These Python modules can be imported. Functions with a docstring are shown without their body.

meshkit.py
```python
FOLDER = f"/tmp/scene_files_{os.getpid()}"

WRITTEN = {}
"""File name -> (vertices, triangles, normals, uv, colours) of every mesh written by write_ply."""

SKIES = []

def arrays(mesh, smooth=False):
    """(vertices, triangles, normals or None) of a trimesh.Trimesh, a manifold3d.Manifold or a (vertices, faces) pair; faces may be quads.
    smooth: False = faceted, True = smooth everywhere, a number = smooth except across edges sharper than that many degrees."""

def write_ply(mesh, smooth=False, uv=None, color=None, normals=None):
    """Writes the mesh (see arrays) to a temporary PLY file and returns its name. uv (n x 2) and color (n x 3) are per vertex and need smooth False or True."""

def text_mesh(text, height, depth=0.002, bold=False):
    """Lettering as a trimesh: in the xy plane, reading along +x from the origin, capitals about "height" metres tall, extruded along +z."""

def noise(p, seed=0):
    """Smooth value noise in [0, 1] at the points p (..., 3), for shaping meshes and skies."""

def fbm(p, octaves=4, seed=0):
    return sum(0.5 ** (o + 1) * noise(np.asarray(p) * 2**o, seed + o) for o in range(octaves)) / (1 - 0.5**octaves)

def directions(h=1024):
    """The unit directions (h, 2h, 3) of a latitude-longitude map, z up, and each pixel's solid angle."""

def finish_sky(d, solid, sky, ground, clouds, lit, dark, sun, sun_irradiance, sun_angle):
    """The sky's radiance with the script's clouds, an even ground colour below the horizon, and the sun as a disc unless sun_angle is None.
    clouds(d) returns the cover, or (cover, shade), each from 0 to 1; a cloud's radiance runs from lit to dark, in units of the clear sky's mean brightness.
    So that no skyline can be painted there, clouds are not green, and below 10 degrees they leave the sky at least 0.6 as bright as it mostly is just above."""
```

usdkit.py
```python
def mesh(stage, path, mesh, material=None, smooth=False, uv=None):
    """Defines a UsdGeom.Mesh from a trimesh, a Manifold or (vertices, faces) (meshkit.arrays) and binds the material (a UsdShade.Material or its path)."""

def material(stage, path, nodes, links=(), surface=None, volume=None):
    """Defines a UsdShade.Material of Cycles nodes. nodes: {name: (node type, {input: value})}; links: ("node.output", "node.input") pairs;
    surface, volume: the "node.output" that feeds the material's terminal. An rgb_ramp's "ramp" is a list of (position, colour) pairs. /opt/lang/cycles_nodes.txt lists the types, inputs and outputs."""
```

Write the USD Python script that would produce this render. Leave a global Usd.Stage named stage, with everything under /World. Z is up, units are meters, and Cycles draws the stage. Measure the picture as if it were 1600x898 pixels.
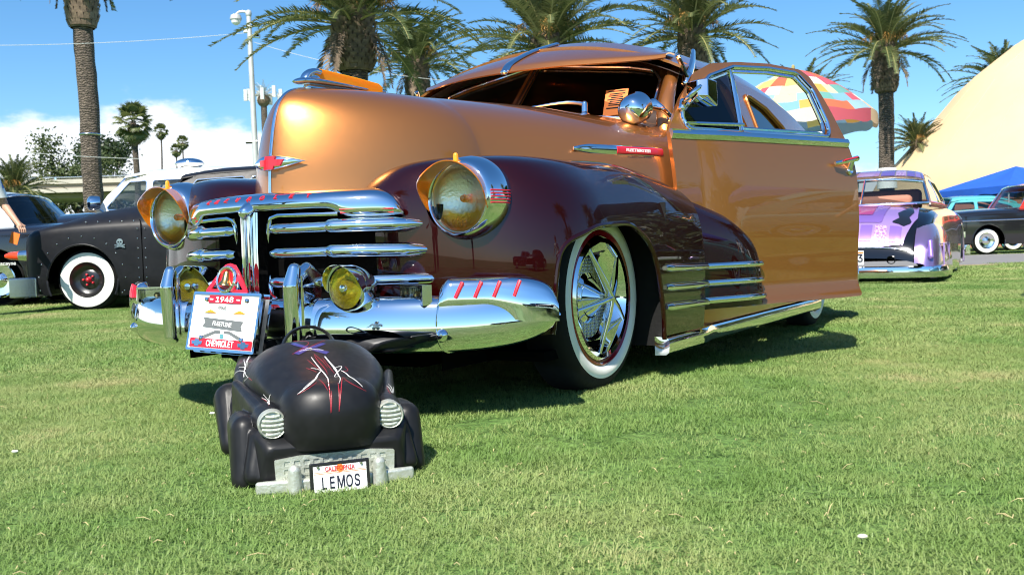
import math, random, sys
import numpy as np, trimesh, shapely, manifold3d as m3
from shapely.geometry import Polygon, LineString, Point
from scipy.interpolate import CubicSpline, PchipInterpolator
from pxr import Usd, UsdGeom, UsdLux, UsdShade, Gf, Sdf, Vt
import usdkit, meshkit
stage = Usd.Stage.CreateInMemory()
UsdGeom.SetStageUpAxis(stage, 'Z'); UsdGeom.SetStageMetersPerUnit(stage, 1.0)
UsdGeom.Xform.Define(stage, '/World'); UsdGeom.Scope.Define(stage, '/World/Looks')
rng = np.random.default_rng(7); random.seed(7)
# ---------------------------------------------------------------- camera, sky, sun, exposure
EYE = np.array([0.0, 0.0, 0.5296]); PITCH = math.radians(2.350); ROLL = math.radians(1.772); FPX = 1472.6
cam = UsdGeom.Camera.Define(stage, '/World/camera')
_b = np.array([0, math.cos(PITCH), -math.sin(PITCH)]); _u0 = np.array([0, math.sin(PITCH), math.cos(PITCH)]); _r0 = np.array([1.0, 0, 0])
_r = _r0 * math.cos(ROLL) - _u0 * math.sin(ROLL); _u = _r0 * math.sin(ROLL) + _u0 * math.cos(ROLL)
_m = np.eye(4); _m[0, :3] = _r; _m[1, :3] = _u; _m[2, :3] = -_b; _m[3, :3] = EYE
cam.AddTransformOp().Set(Gf.Matrix4d(*_m.ravel().tolist()))
cam.CreateHorizontalApertureAttr(36.0); cam.CreateVerticalApertureAttr(36.0 * 574 / 1024); cam.CreateFocalLengthAttr(36.0 * FPX / 1600)
cam.CreateClippingRangeAttr(Gf.Vec2f(0.02, 3000)); cam.CreateExposureAttr(0.97)
cam.CreateFStopAttr(8.0); cam.CreateFocusDistanceAttr(3.2)
SUN_AZ = math.radians(198); SUN_EL = math.radians(49)      # azimuth from +y towards +x
SUN = np.array([math.sin(SUN_AZ) * math.cos(SUN_EL), math.cos(SUN_AZ) * math.cos(SUN_EL), math.sin(SUN_EL)])
sun = UsdLux.DistantLight.Define(stage, '/World/sun')
sun.CreateNormalizeAttr(True); sun.CreateIntensityAttr(1.25); sun.CreateAngleAttr(0.5); sun.CreateColorAttr(Gf.Vec3f(1.0, 0.95, 0.86))
_z = SUN; _x = np.cross([0, 0, 1.0], _z); _x /= np.linalg.norm(_x); _y = np.cross(_z, _x)
_m = np.eye(4); _m[0, :3] = _x; _m[1, :3] = _y; _m[2, :3] = _z
sun.AddTransformOp().Set(Gf.Matrix4d(*_m.ravel().tolist()))
dome = UsdLux.DomeLight.Define(stage, '/World/sky')
_sky = usdkit.material(stage, '/World/Looks/sky_light', {
    'tc': ('texture_coordinate', {}),
    'sky': ('sky_texture', {'sky_type': 'single_scattering', 'sun_disc': False, 'sun_elevation': SUN_EL, 'sun_rotation': SUN_AZ, 'altitude': 0.0, 'air_density': 1.0, 'aerosol_density': 0.35, 'ozone_density': 2.2}),
    'sep': ('separate_xyz', {}), 'mp': ('mapping', {'scale': (1.0, 1.0, 2.2), 'location': (3.1, 0.4, 0.0)}),
    'n1': ('noise_texture', {'scale': 3.4, 'detail': 8.0, 'roughness': 0.6}),
    'low': ('map_range', {'range_type': 'smoothstep', 'from_min': 0.05, 'from_max': 0.25, 'to_min': 0.30, 'to_max': -0.20, 'clamp': True}),
    'sum': ('math', {'math_type': 'add'}), 'west': ('vector_math', {'math_type': 'dot_product', 'vector2': (-0.21, 0.28, 0.0)}), 'wb': ('math', {'math_type': 'subtract', 'value2': 0.28}), 'sum2': ('math', {'math_type': 'add'}),
    'cov': ('map_range', {'range_type': 'smoothstep', 'from_min': 0.63, 'from_max': 0.74, 'to_min': 0.0, 'to_max': 0.90, 'clamp': True}),
    'tint': ('mix', {'mix_type': 'multiply', 'fac': 1.0, 'color2': (0.84, 1.02, 1.14)}),
    'mixc': ('mix', {'mix_type': 'mix', 'color2': (8.6, 8.8, 9.2)}), 'hs': ('hsv', {'saturation': 1.14}),
    'bg': ('background_shader', {'strength': 0.078})},
    [('tc.generated', 'sep.vector'), ('tc.generated', 'mp.vector'), ('mp.vector', 'n1.vector'), ('sep.z', 'low.value'), ('n1.fac', 'sum.value1'), ('low.result', 'sum.value2'),
     ('tc.generated', 'west.vector1'), ('west.value', 'wb.value1'), ('sum.value', 'sum2.value1'), ('wb.value', 'sum2.value2'), ('sum2.value', 'cov.value'), ('sky.color', 'tint.color1'), ('tint.color', 'hs.color'), ('hs.color', 'mixc.color1'), ('cov.result', 'mixc.fac'), ('mixc.color', 'bg.color')], surface='bg.background')
UsdShade.MaterialBindingAPI.Apply(dome.GetPrim()).Bind(_sky)
# ---------------------------------------------------------------- mesh helpers
def grid_faces(nu, nv, wrap_u=False, wrap_v=False):
    a = np.arange(nu if wrap_u else nu - 1); b = np.arange(nv if wrap_v else nv - 1)
    i, j = [x.ravel() for x in np.meshgrid(a, b, indexing='ij')]
    i2, j2 = (i + 1) % nu, (j + 1) % nv
    p, q, r, s = i * nv + j, i2 * nv + j, i2 * nv + j2, i * nv + j2
    return np.vstack([np.c_[p, q, r], np.c_[p, r, s]])
def tm(v, f): return trimesh.Trimesh(np.asarray(v, float), np.asarray(f, int), process=False)
def gridmesh(P, wrap_u=False, wrap_v=False):
    P = np.asarray(P, float); return tm(P.reshape(-1, 3), grid_faces(P.shape[0], P.shape[1], wrap_u, wrap_v))
def cat(*ms):
    l = []
    for m in ms: l += list(m) if isinstance(m, (list, tuple)) else [m]
    return trimesh.util.concatenate(l)
def spl(pts, n, axis=0, lin=False):
    """spline through points along axis 0, resampled to n (chord length parameter)"""
    P = np.asarray(pts, float); d = np.linalg.norm(np.diff(P, axis=0), axis=-1)
    d = d.reshape(len(d), -1).mean(1) if d.ndim > 1 else d
    t = np.r_[0, np.cumsum(np.maximum(d, 1e-6))]; s = np.linspace(0, t[-1], n)
    if lin or len(P) < 3:
        F = P.reshape(len(P), -1); return np.stack([np.interp(s, t, F[:, k]) for k in range(F.shape[1])], 1).reshape((n,) + P.shape[1:])
    return PchipInterpolator(t, P)(s) if lin is None else CubicSpline(t, P)(s)
def patch(rows, nu, nv):
    R = np.array([spl(r, nv) for r in rows]); return spl(R, nu)
def mir(m):
    v = np.array(m.vertices); v[:, 1] *= -1; return tm(v, np.array(m.faces)[:, ::-1])
def both(m): return cat(m, mir(m))
def mv(m, d): 
    m = m.copy(); m.apply_translation(d); return m
def rot(m, ang, ax, pt=(0, 0, 0)):
    m = m.copy(); m.apply_transform(trimesh.transformations.rotation_matrix(math.radians(ang), ax, pt)); return m
def scl(m, s):
    m = m.copy(); m.vertices *= np.asarray(s, float); return m
def box(c, s): return mv(trimesh.creation.box(s), c)
def man2tm(m):
    k = m.to_mesh(); return tm(k.vert_properties[:, :3], k.tri_verts)
def hull(pts, r, n=16):
    """hull of spheres: rounded solid"""
    r = np.broadcast_to(r, (len(pts),)); return man2tm(m3.Manifold.batch_hull([m3.Manifold.sphere(float(q), n).translate(list(map(float, p))) for p, q in zip(pts, r)]))
def rbox(c, s, r, n=12):
    c, h = np.asarray(c, float), np.asarray(s, float) / 2 - r
    return hull([c + h * np.array(k) for k in np.ndindex(2, 2, 2) for k in [2 * np.array(k) - 1]], r, n)
def frames(path):
    t = np.gradient(path, axis=0); t /= np.linalg.norm(t, axis=1, keepdims=True) + 1e-12
    up = np.array([0, 0, 1.0]) if abs(t[:, 2]).mean() < 0.8 else np.array([1.0, 0, 0])
    a = np.cross(up, t); a /= np.linalg.norm(a, axis=1, keepdims=True) + 1e-12
    return t, a, np.cross(t, a)
def sweep(path, prof, scale=None, closed=False, caps=True):
    """profile [(side, up)] along a path; scale per point (number or pair)"""
    path = np.asarray(path, float); prof = np.asarray(prof, float); n = len(path)
    t, a, b = frames(path)
    if closed:
        t = np.roll(path, -1, 0) - np.roll(path, 1, 0); t /= np.linalg.norm(t, axis=1, keepdims=True)
        up = np.array([0, 0, 1.0]) if abs(t[:, 2]).max() < 0.9 else np.cross(t[0], t[len(t) // 4]); up = up / np.linalg.norm(up)
        a = np.cross(up, t); a /= np.linalg.norm(a, axis=1, keepdims=True) + 1e-12; b = np.cross(t, a)
    sc = np.ones((n, 2)) if scale is None else (np.asarray(scale, float) if np.ndim(scale) == 2 else np.repeat(np.asarray(scale, float)[:, None], 2, 1))
    V = path[:, None] + prof[None, :, :1] * sc[:, None, :1] * a[:, None] + prof[None, :, 1:] * sc[:, None, 1:] * b[:, None]
    m = gridmesh(V, wrap_u=closed, wrap_v=True)
    if caps and not closed:
        v = np.array(m.vertices); k = len(prof); c0, c1 = len(v), len(v) + 1
        v = np.vstack([v, V[0].mean(0), V[-1].mean(0)]); j = np.arange(k); j2 = (j + 1) % k; e = (n - 1) * k
        m = tm(v, np.vstack([m.faces, np.c_[np.full(k, c0), j, j2], np.c_[np.full(k, c1), e + j2, e + j]]))
    return m
def circ(n=12, rx=1.0, ry=None):
    a = np.arange(n) * 2 * np.pi / n; return np.c_[np.cos(a) * rx, np.sin(a) * (rx if ry is None else ry)]
def tube(path, r, n=10, closed=False):
    path = np.asarray(path, float); r = np.broadcast_to(r, (len(path),)); return sweep(path, circ(n), r, closed)
def lathe(prof, n=48, axis='x', c=(0, 0, 0), a0=0, a1=2 * np.pi):
    """profile [(along axis, radius)] turned round the axis"""
    prof = np.asarray(prof, float); full = abs(a1 - a0 - 2 * np.pi) < 1e-6
    a = np.linspace(a0, a1, n, endpoint=not full); l, r = prof[:, 0], prof[:, 1]
    L = np.broadcast_to(l, (n, len(l))); U = np.cos(a)[:, None] * r; W = np.sin(a)[:, None] * r
    P = {'x': np.stack([L, U, W], -1), 'y': np.stack([W, L, U], -1), 'z': np.stack([U, W, L], -1)}[axis] + np.asarray(c, float)
    return gridmesh(P, wrap_u=full)
def poly_ext(pts, d, holes=None):
    p = pts if hasattr(pts, 'exterior') else Polygon(pts, holes); p = p.buffer(0)
    return cat([trimesh.creation.extrude_polygon(g, d, engine='earcut') for g in getattr(p, 'geoms', [p])])
def map_axes(m, o, ex, ey, ez):
    """(x, y, z) of the mesh -> o + x ex + y ey + z ez"""
    v = np.array(m.vertices); B = np.array([ex, ey, ez], float); return tm(np.asarray(o, float) + v @ B, np.array(m.faces) if np.linalg.det(B) > 0 else np.array(m.faces)[:, ::-1])
def clip(m, g):
    """keeps the part of the mesh where g(vertices) < 0, cutting triangles along g = 0"""
    v = np.array(m.vertices); f = np.array(m.faces); val = g(v); val = np.where(np.abs(val) < 1e-7, 1e-7, val); ins = val < 0
    k = ins[f].sum(1); out = [f[k == 3]]; vs = [v]; n = len(v); cut = {}; new = []; nf = []
    def edge(a, b):
        nonlocal n
        key = (min(a, b), max(a, b))
        if key not in cut:
            t = val[a] / (val[a] - val[b]); new.append(v[a] + t * (v[b] - v[a])); cut[key] = n; n += 1
        return cut[key]
    for tri in f[(k == 1) | (k == 2)]:
        s = ins[tri]
        if s.sum() == 1:
            i = int(np.argmax(s)); a, b, c = np.roll(tri, -i); nf.append([a, edge(a, b), edge(a, c)])
        else:
            i = int(np.argmin(s)); a, b, c = np.roll(tri, -i); p, q = edge(a, b), edge(a, c); nf += [[p, b, c], [p, c, q]]
    v2 = np.vstack([v, np.array(new).reshape(-1, 3)]); f2 = np.vstack([out[0], np.array(nf, int).reshape(-1, 3)])
    used = np.unique(f2); mp = np.full(len(v2), -1); mp[used] = np.arange(len(used)); return tm(v2[used], mp[f2])
def sdf(poly, ij):
    """signed distance to a shapely polygon in the plane of coordinates ij; negative inside"""
    def g(v):
        p = shapely.points(v[:, ij[0]], v[:, ij[1]]); d = shapely.distance(poly.exterior, p); 
        for h in poly.interiors: d = np.minimum(d, shapely.distance(h, p))
        return np.where(shapely.contains(poly, p), -d, d)
    return g
def rpoly(pts, r): return Polygon(pts).buffer(-r).buffer(r, quad_segs=10) if np.ndim(r) == 0 else Polygon(pts)
def thicken(m, t):
    """closed shell: the surface and its copy pushed along the normal by t"""
    m = trimesh.Trimesh(m.vertices, m.faces, process=True, merge_norm=True, merge_tex=True); v, f = np.array(m.vertices), np.array(m.faces); n = np.array(m.vertex_normals)
    e = np.sort(np.vstack([f[:, [0, 1]], f[:, [1, 2]], f[:, [2, 0]]]), 1); raw = np.vstack([f[:, [0, 1]], f[:, [1, 2]], f[:, [2, 0]]])
    _, inv, cnt = np.unique(e, axis=0, return_inverse=True, return_counts=True); b = raw[cnt[inv.ravel()] == 1]; k = len(v)
    return tm(np.vstack([v, v + n * t]), np.vstack([f, f[:, ::-1] + k, np.c_[b[:, 1], b[:, 0], b[:, 0] + k], np.c_[b[:, 1], b[:, 0] + k, b[:, 1] + k]]))
def text(s, h, o, ex, ey, depth=0.002, bold=True, width=None, center=True):
    m = meshkit.text_mesh(s, h, depth, bold); v = np.array(m.vertices)
    if width: v[:, 0] *= width / (v[:, 0].max() - v[:, 0].min())
    if center: v[:, 0] -= (v[:, 0].max() + v[:, 0].min()) / 2
    ex, ey = np.asarray(ex, float), np.asarray(ey, float); ez = np.cross(ex, ey); return tm(np.asarray(o, float) + v @ np.array([ex, ey, ez]), m.faces)
# ---------------------------------------------------------------- scene helpers
_taken = {}
def numbered(parent, name):
    k = (parent, name); i = _taken.get(k, 0); _taken[k] = i + 1; return name if i == 0 else f'{name}_{i:03d}'
def path_of(p): return str(p.GetPath()) if hasattr(p, 'GetPath') else str(p)
def obj(name, mesh, mat, parent='/World', smooth=32, label=None):
    parent = path_of(parent); n = numbered(parent, name)
    o = usdkit.mesh(stage, f'{parent}/{n}', mesh, mat, smooth=smooth).GetPrim()
    if label: o.SetCustomDataByKey('label', label)
    return o
def tag(o, label=None, category=None, group=None, kind=None):
    for k, v in (('label', label), ('category', category), ('group', group), ('kind', kind)):
        if v: o.SetCustomDataByKey(k, v)
    return o
def matrix(loc, rz=0.0, s=1.0):
    c, sn = math.cos(rz) * s, math.sin(rz) * s; return Gf.Matrix4d(c, sn, 0, 0, -sn, c, 0, 0, 0, 0, s, 0, loc[0], loc[1], loc[2], 1)
def thing(name, label, category, loc=(0, 0, 0), rz=0.0, group=None, s=1.0):
    n = numbered('/World', name); x = UsdGeom.Xform.Define(stage, '/World/' + n); x.AddTransformOp().Set(matrix(loc, rz, s)); return tag(x.GetPrim(), label, category, group)
def dup(src, label, loc, rz=0.0, group=None, s=1.0):
    name = src.GetName(); name = name[:-4] if name[-3:].isdigit() else name; n = numbered('/World', name); x = UsdGeom.Xform.Define(stage, '/World/' + n); p = x.GetPrim()
    p.GetReferences().AddInternalReference(src.GetPath()); p.SetInstanceable(True); x.ClearXformOpOrder(); x.MakeMatrixXform().Set(matrix(loc, rz, s))
    return tag(p, label, src.GetCustomDataByKey('category'), group or src.GetCustomDataByKey('group'))
# ---------------------------------------------------------------- materials
def L(n): return f'/World/Looks/{n}'
def pmat(name, color, rough=0.5, metal=0.0, coat=0.0, var=0.0, vscale=8.0, bump=0.0, bscale=40.0, rvar=0.0, **kw):
    """principled material; var: share of tone variation by noise, bump: fine relief"""
    nodes = {'p': ('principled_bsdf', {'base_color': color, 'roughness': rough, 'metallic': metal, 'coat_weight': coat, **kw})}; links = []
    if var or rvar or bump: nodes['tc'] = ('texture_coordinate', {})
    if var:
        nodes['n'] = ('noise_texture', {'scale': vscale, 'detail': 5.0, 'roughness': 0.6}); c = np.array(color)
        nodes['r'] = ('rgb_ramp', {'ramp': [(0.3, tuple(c * (1 - var))), (0.7, tuple(np.minimum(c * (1 + var), 1)))]})
        links += [('tc.object', 'n.vector'), ('n.fac', 'r.fac'), ('r.color', 'p.base_color')]
    if rvar:
        nodes['n2'] = ('noise_texture', {'scale': vscale * 1.7, 'detail': 6.0, 'roughness': 0.65}); nodes['mr'] = ('map_range', {'from_min': 0.3, 'from_max': 0.7, 'to_min': max(rough - rvar, 0.0), 'to_max': rough + rvar, 'clamp': True})
        links += [('tc.object', 'n2.vector'), ('n2.fac', 'mr.value'), ('mr.result', 'p.roughness')]
    if bump:
        nodes['n3'] = ('noise_texture', {'scale': bscale, 'detail': 4.0}); nodes['b'] = ('bump', {'strength': bump, 'distance': 0.01})
        links += [('tc.object', 'n3.vector'), ('n3.fac', 'b.height'), ('b.normal', 'p.normal')]
    return usdkit.material(stage, L(name), nodes, links, surface='p.BSDF')
def flake(name, color, dark, rough, metal, coat=1.0, coat_rough=0.015, fl=0.12, spec=0.5):
    """metal-flake paint under clear coat: tiny flakes tilt the base normal, a faint orange peel in the coat"""
    return usdkit.material(stage, L(name), {
        'tc': ('texture_coordinate', {}), 'vo': ('voronoi_texture', {'scale': 900.0}), 'lw': ('layer_weight', {'blend': 0.35}),
        'mix': ('mix', {'mix_type': 'mix', 'color1': color, 'color2': dark}), 'sub': ('vector_math', {'math_type': 'subtract', 'vector2': (0.5, 0.5, 0.5)}),
        'sc': ('vector_math', {'math_type': 'scale', 'scale': fl}), 'geo': ('geometry', {}), 'add': ('vector_math', {'math_type': 'add'}), 'nrm': ('vector_math', {'math_type': 'normalize'}),
        'p': ('principled_bsdf', {'roughness': rough, 'metallic': metal, 'coat_weight': coat, 'coat_roughness': coat_rough, 'coat_ior': 1.5, 'specular_ior_level': spec})},
        [('tc.object', 'vo.vector'), ('vo.color', 'sub.vector1'), ('sub.vector', 'sc.vector1'), ('sc.vector', 'add.vector1'), ('geo.normal', 'add.vector2'), ('add.vector', 'nrm.vector1'), ('nrm.vector', 'p.normal'),
         ('lw.facing', 'mix.fac'), ('mix.color', 'p.base_color')], surface='p.BSDF')
def pane(name, tint=(0.55, 0.58, 0.6), rough=0.0, ior=1.45, gl=(1, 1, 1)):
    return usdkit.material(stage, L(name), {'lw': ('layer_weight', {'blend': .5}), 'pw': ('math', {'math_type': 'power', 'value2': 5.0}), 'f': ('math', {'math_type': 'multiply_add', 'value2': .94, 'value3': .06}), 't': ('transparent_bsdf', {'color': tint}), 'g': ('glossy_bsdf', {'color': gl, 'roughness': rough}), 'm': ('mix_closure', {})},
                           [('lw.facing', 'pw.value1'), ('pw.value', 'f.value1'), ('f.value', 'm.fac'), ('t.BSDF', 'm.closure1'), ('g.BSDF', 'm.closure2')], surface='m.closure')
M = {}
M['gold'] = flake('gold_paint', (0.53, 0.200, 0.047), (0.36, 0.118, 0.026), 0.35, 0.8)
M['maroon'] = flake('maroon_paint', (0.020, 0.0006, 0.0005), (0.003, 0.0002, 0.0003), 0.30, 0.30, coat_rough=0.004, fl=0.2, spec=0.1)
M['chrome'] = pmat('chrome', (0.86, 0.87, 0.89), 0.035, 1.0, rvar=0.02, vscale=14)
M['chrome2'] = pmat('worn_chrome', (0.78, 0.78, 0.79), 0.12, 1.0, rvar=0.05, vscale=20)
M['black'] = pmat('black_void', (0.004, 0.004, 0.004), 0.9, specular_ior_level=0.0)
M['rubber'] = pmat('rubber', (0.009, 0.009, 0.009), 0.75, specular_ior_level=0.2, bump=0.2, bscale=60)
M['whitewall'] = pmat('whitewall', (0.76, 0.75, 0.70), 0.45, var=0.05, vscale=9)
M['red'] = pmat('red_enamel', (0.50, 0.012, 0.025), 0.25, coat=0.6)
M['redpaint'] = pmat('red_wheel_paint', (0.22, 0.006, 0.012), 0.2, coat=1.0)
M['amber'] = pmat('amber_plastic', (1.0, 0.33, 0.015), 0.12, transmission_weight=0.75, ior=1.35)
M['ambersolid'] = pmat('amber_solid', (0.90, 0.28, 0.012), 0.2, coat=0.5, subsurface_weight=0.3, subsurface_scale=0.01)
M['yellow'] = pmat('yellow_glass', (0.80, 0.62, 0.03), 0.05, transmission_weight=0.9, ior=1.3, bump=0.5, bscale=160)
M['lens'] = usdkit.material(stage, L('lens_glass'), {'tc': ('texture_coordinate', {}), 'w': ('wave_texture', {'bands_direction': 'y', 'scale': 26.0, 'distortion': 0.6}), 'b': ('bump', {'strength': 0.25, 'distance': 0.003}),
    'f': ('fresnel', {'IOR': 1.5}), 't': ('transparent_bsdf', {'color': (0.93, 0.95, 0.92)}), 'r': ('transparent_bsdf', {'color': (0.9, 0.9, 0.86)}), 'g': ('glossy_bsdf', {'roughness': 0.02}), 'm': ('mix_closure', {}), 'm2': ('mix_closure', {'fac': 0.65})},
    [('tc.object', 'w.vector'), ('w.fac', 'b.height'), ('b.normal', 'g.normal'), ('f.fac', 'm.fac'), ('t.BSDF', 'm2.closure1'), ('r.BSDF', 'm2.closure2'), ('m2.closure', 'm.closure1'), ('g.BSDF', 'm.closure2')], surface='m.closure')
M['reflector'] = usdkit.material(stage, L('reflector'), {'tc': ('texture_coordinate', {}), 's': ('separate_xyz', {}), 'n': ('noise_texture', {'scale': 26.0, 'detail': 2.0}), 'a': ('math', {'math_type': 'multiply_add', 'value2': .06}), 'mr': ('map_range', {'from_min': .62, 'from_max': .735, 'clamp': True}), 'r': ('rgb_ramp', {'ramp': [(0, (1, .36, .02)), (.40, (1, .50, .05)), (.60, (.95, .90, .74)), (1, (.93, .92, .86))]}), 'w': ('noise_texture', {'scale': 110.0, 'detail': 1.0}), 'b': ('bump', {'strength': .4, 'distance': .004}), 'p': ('principled_bsdf', {'metallic': 1.0, 'roughness': .34})},  # amber lower half painted in, standing for the mirrored amber visor
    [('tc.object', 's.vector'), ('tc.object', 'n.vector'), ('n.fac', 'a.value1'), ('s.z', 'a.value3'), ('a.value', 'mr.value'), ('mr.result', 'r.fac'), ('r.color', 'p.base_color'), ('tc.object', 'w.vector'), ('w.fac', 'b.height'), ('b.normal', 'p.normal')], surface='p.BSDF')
M['glass'] = pane('window_glass', (0.62, 0.66, 0.66))
M['darkglass'] = pane('tinted_glass', (0.10, 0.11, 0.13))
M['interior'] = pmat('dark_interior', (0.030, 0.014, 0.008), 0.7, var=0.3)
M['seat'] = pmat('seat_cloth', (0.07, 0.035, 0.02), 0.8, var=0.2)
M['white'] = pmat('white_enamel', (0.80, 0.80, 0.78), 0.35)
M['blackpaint'] = pmat('black_enamel', (0.012, 0.012, 0.013), 0.25, coat=0.5)
M['brass'] = pmat('brass', (0.75, 0.50, 0.18), 0.22, 1.0)
M['grey'] = pmat('grey_print', (0.12, 0.13, 0.13), 0.5)
M['orange'] = pmat('orange_card', (0.75, 0.17, 0.02), 0.6, var=0.05)
# ================================================================ the gold coupe (car frame: x forward from the front axle, y to its left, z up)
CAR_O = (-0.38480, 3.62217, 0.0); CAR_RZ = math.atan2(-math.cos(math.radians(31.385)), -math.sin(math.radians(31.385)))
car = thing('custom_coupe', 'gleaming gold and maroon 1940s lowrider coupe with its driver door swung open', 'car', CAR_O, CAR_RZ)
# ---- hood and cowl
HX0 = 0.15
HZ = [  # (y, z) from the side up to the crown
    [(.46, .55), (.455, .68), (.45, .78), (.43, .88), (.38, .975), (.29, 1.045), (.165, 1.085), (0, 1.10)],
    [(.655, .55), (.655, .68), (.645, .79), (.60, .90), (.52, .99), (.385, 1.062), (.20, 1.108), (0, 1.125)],
    [(.80, .55), (.80, .68), (.795, .80), (.765, .90), (.68, .985), (.53, 1.052), (.30, 1.110), (0, 1.142)],
    [(.845, .55), (.845, .68), (.842, .80), (.825, .91), (.745, 1.0), (.58, 1.058), (.3, 1.110), (0, 1.142)]]
HX = [HX0, -.25, -.63, -.86]
HD = [.575, .57, .565, .548, .52, .46, .30, 0.0]
def hood_sections(nt):
    out = []
    for s in HZ:
        p = spl(np.array(s), nt); p[-1, 0] = 0; out.append(p)
    return np.array(out)
_hs = hood_sections(44)
_hd = PchipInterpolator(np.linspace(0, 1, 8), HD)(np.linspace(0, 1, 44))
_hrear = np.stack([CubicSpline(-np.array(HX), _hs[:, k], bc_type='natural')(-np.linspace(HX0, -.86, 46)) for k in range(44)], 1)
# a start slope along x equal to zero at the nose would flatten the sides: blend the nose ellipse instead
def hood_nose(ph, k):
    e = 2 / 1.45; c, s = math.cos(ph) ** e, math.sin(ph) ** e; return np.array([HX0 + _hd[k] * c, _hs[0][k, 0] * s * (1.0), _hs[0][k, 1]])
_ph = np.linspace(0, np.pi / 2, 30)
def hood_grid(x_from, x_to):
    xs = np.linspace(HX0, -.86, 46); cols = []
    if x_from > HX0:
        for ph in _ph[:-1]: cols.append(np.array([hood_nose(ph, k) for k in range(44)]))
    for i, x in enumerate(xs):
        if x_to - 1e-6 <= x <= min(x_from, HX0) + 1e-6: cols.append(np.c_[np.full(44, x), _hrear[i]])
    return np.array(cols)
_xs = np.linspace(HX0, -.86, 46); _xc = _xs[np.argmin(abs(_xs + .62))]
hood = obj('hood', both(clip(gridmesh(hood_grid(9, _xc)), lambda v: np.where(v[:, 0] > .38, .706 - v[:, 2], -1.0))), M['gold'], car, smooth=50)
cowl = obj('cowl', both(clip(gridmesh(hood_grid(_xc, -9)), lambda v: np.where(v[:, 2] < .985, -.70 - .15 * np.clip((v[:, 2] - .82) / .14, 0, 1) - v[:, 0], -1.0))), M['gold'], car, smooth=50)
def hood_at(x, zz, out=0.0):
    """point of the left hood side at this x (or nose angle for x > HX0) and height"""
    ys = [np.interp(zz, s[:, 1], s[:, 0]) for s in _hrear]; return np.array([x, np.interp(-x, -_xs, ys) + out, zz])
_st = np.array([hood_nose(0.0, k) for k in range(0, 42)]); _st = _st[_st[:, 2] > .70]
obj('hood_center_strip', sweep(_st + [.003, 0, 0], circ(10, .006, .004)), M['chrome'], hood)
def seam(path, r=.0035): return tube(path, r, 6)
# ---- front fenders
FZ = [  # level arrays of (inner y, outer y, inner z, outer z)
    [(.10, .92, .20, .20), (.10, .93, .34, .34), (.10, .93, .48, .48), (.10, .918, .60, .60), (.12, .885, .70, .70), (.17, .84, .76, .76), (.26, .79, .80, .80), (.40, .725, .82, .82), (.60, .62, .831, .831)],
    [(.3, .925, .20, .20), (.3, .936, .34, .34), (.3, .937, .48, .48), (.3, .922, .60, .60), (.42, .89, .70, .70), (.50, .855, .755, .755), (.56, .81, .797, .797), (.61, .76, .822, .822), (.68, .68, .838, .838)],
    [(.6, .93, .20, .20), (.6, .94, .33, .33), (.6, .942, .46, .46), (.6, .934, .56, .56), (.64, .915, .64, .645), (.66, .895, .68, .685), (.68, .868, .71, .716), (.70, .832, .735, .742), (.76, .76, .757, .757)]]
FX = [.15, -.25, -.65]
FD = [.40, .42, .43, .43, .425, .405, .37, .29, .10]
def lev(a, n): return np.stack([PchipInterpolator(np.linspace(0, 1, len(a)), np.array(a)[:, k])(np.linspace(0, 1, n)) for k in range(np.array(a).shape[1])], 1)
NL = 36
_fl = np.array([lev(a, NL) for a in FZ]); _fd = PchipInterpolator(np.linspace(0, 1, 9), FD)(np.linspace(0, 1, NL))
_fxs = np.linspace(.15, -.65, 40)
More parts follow.
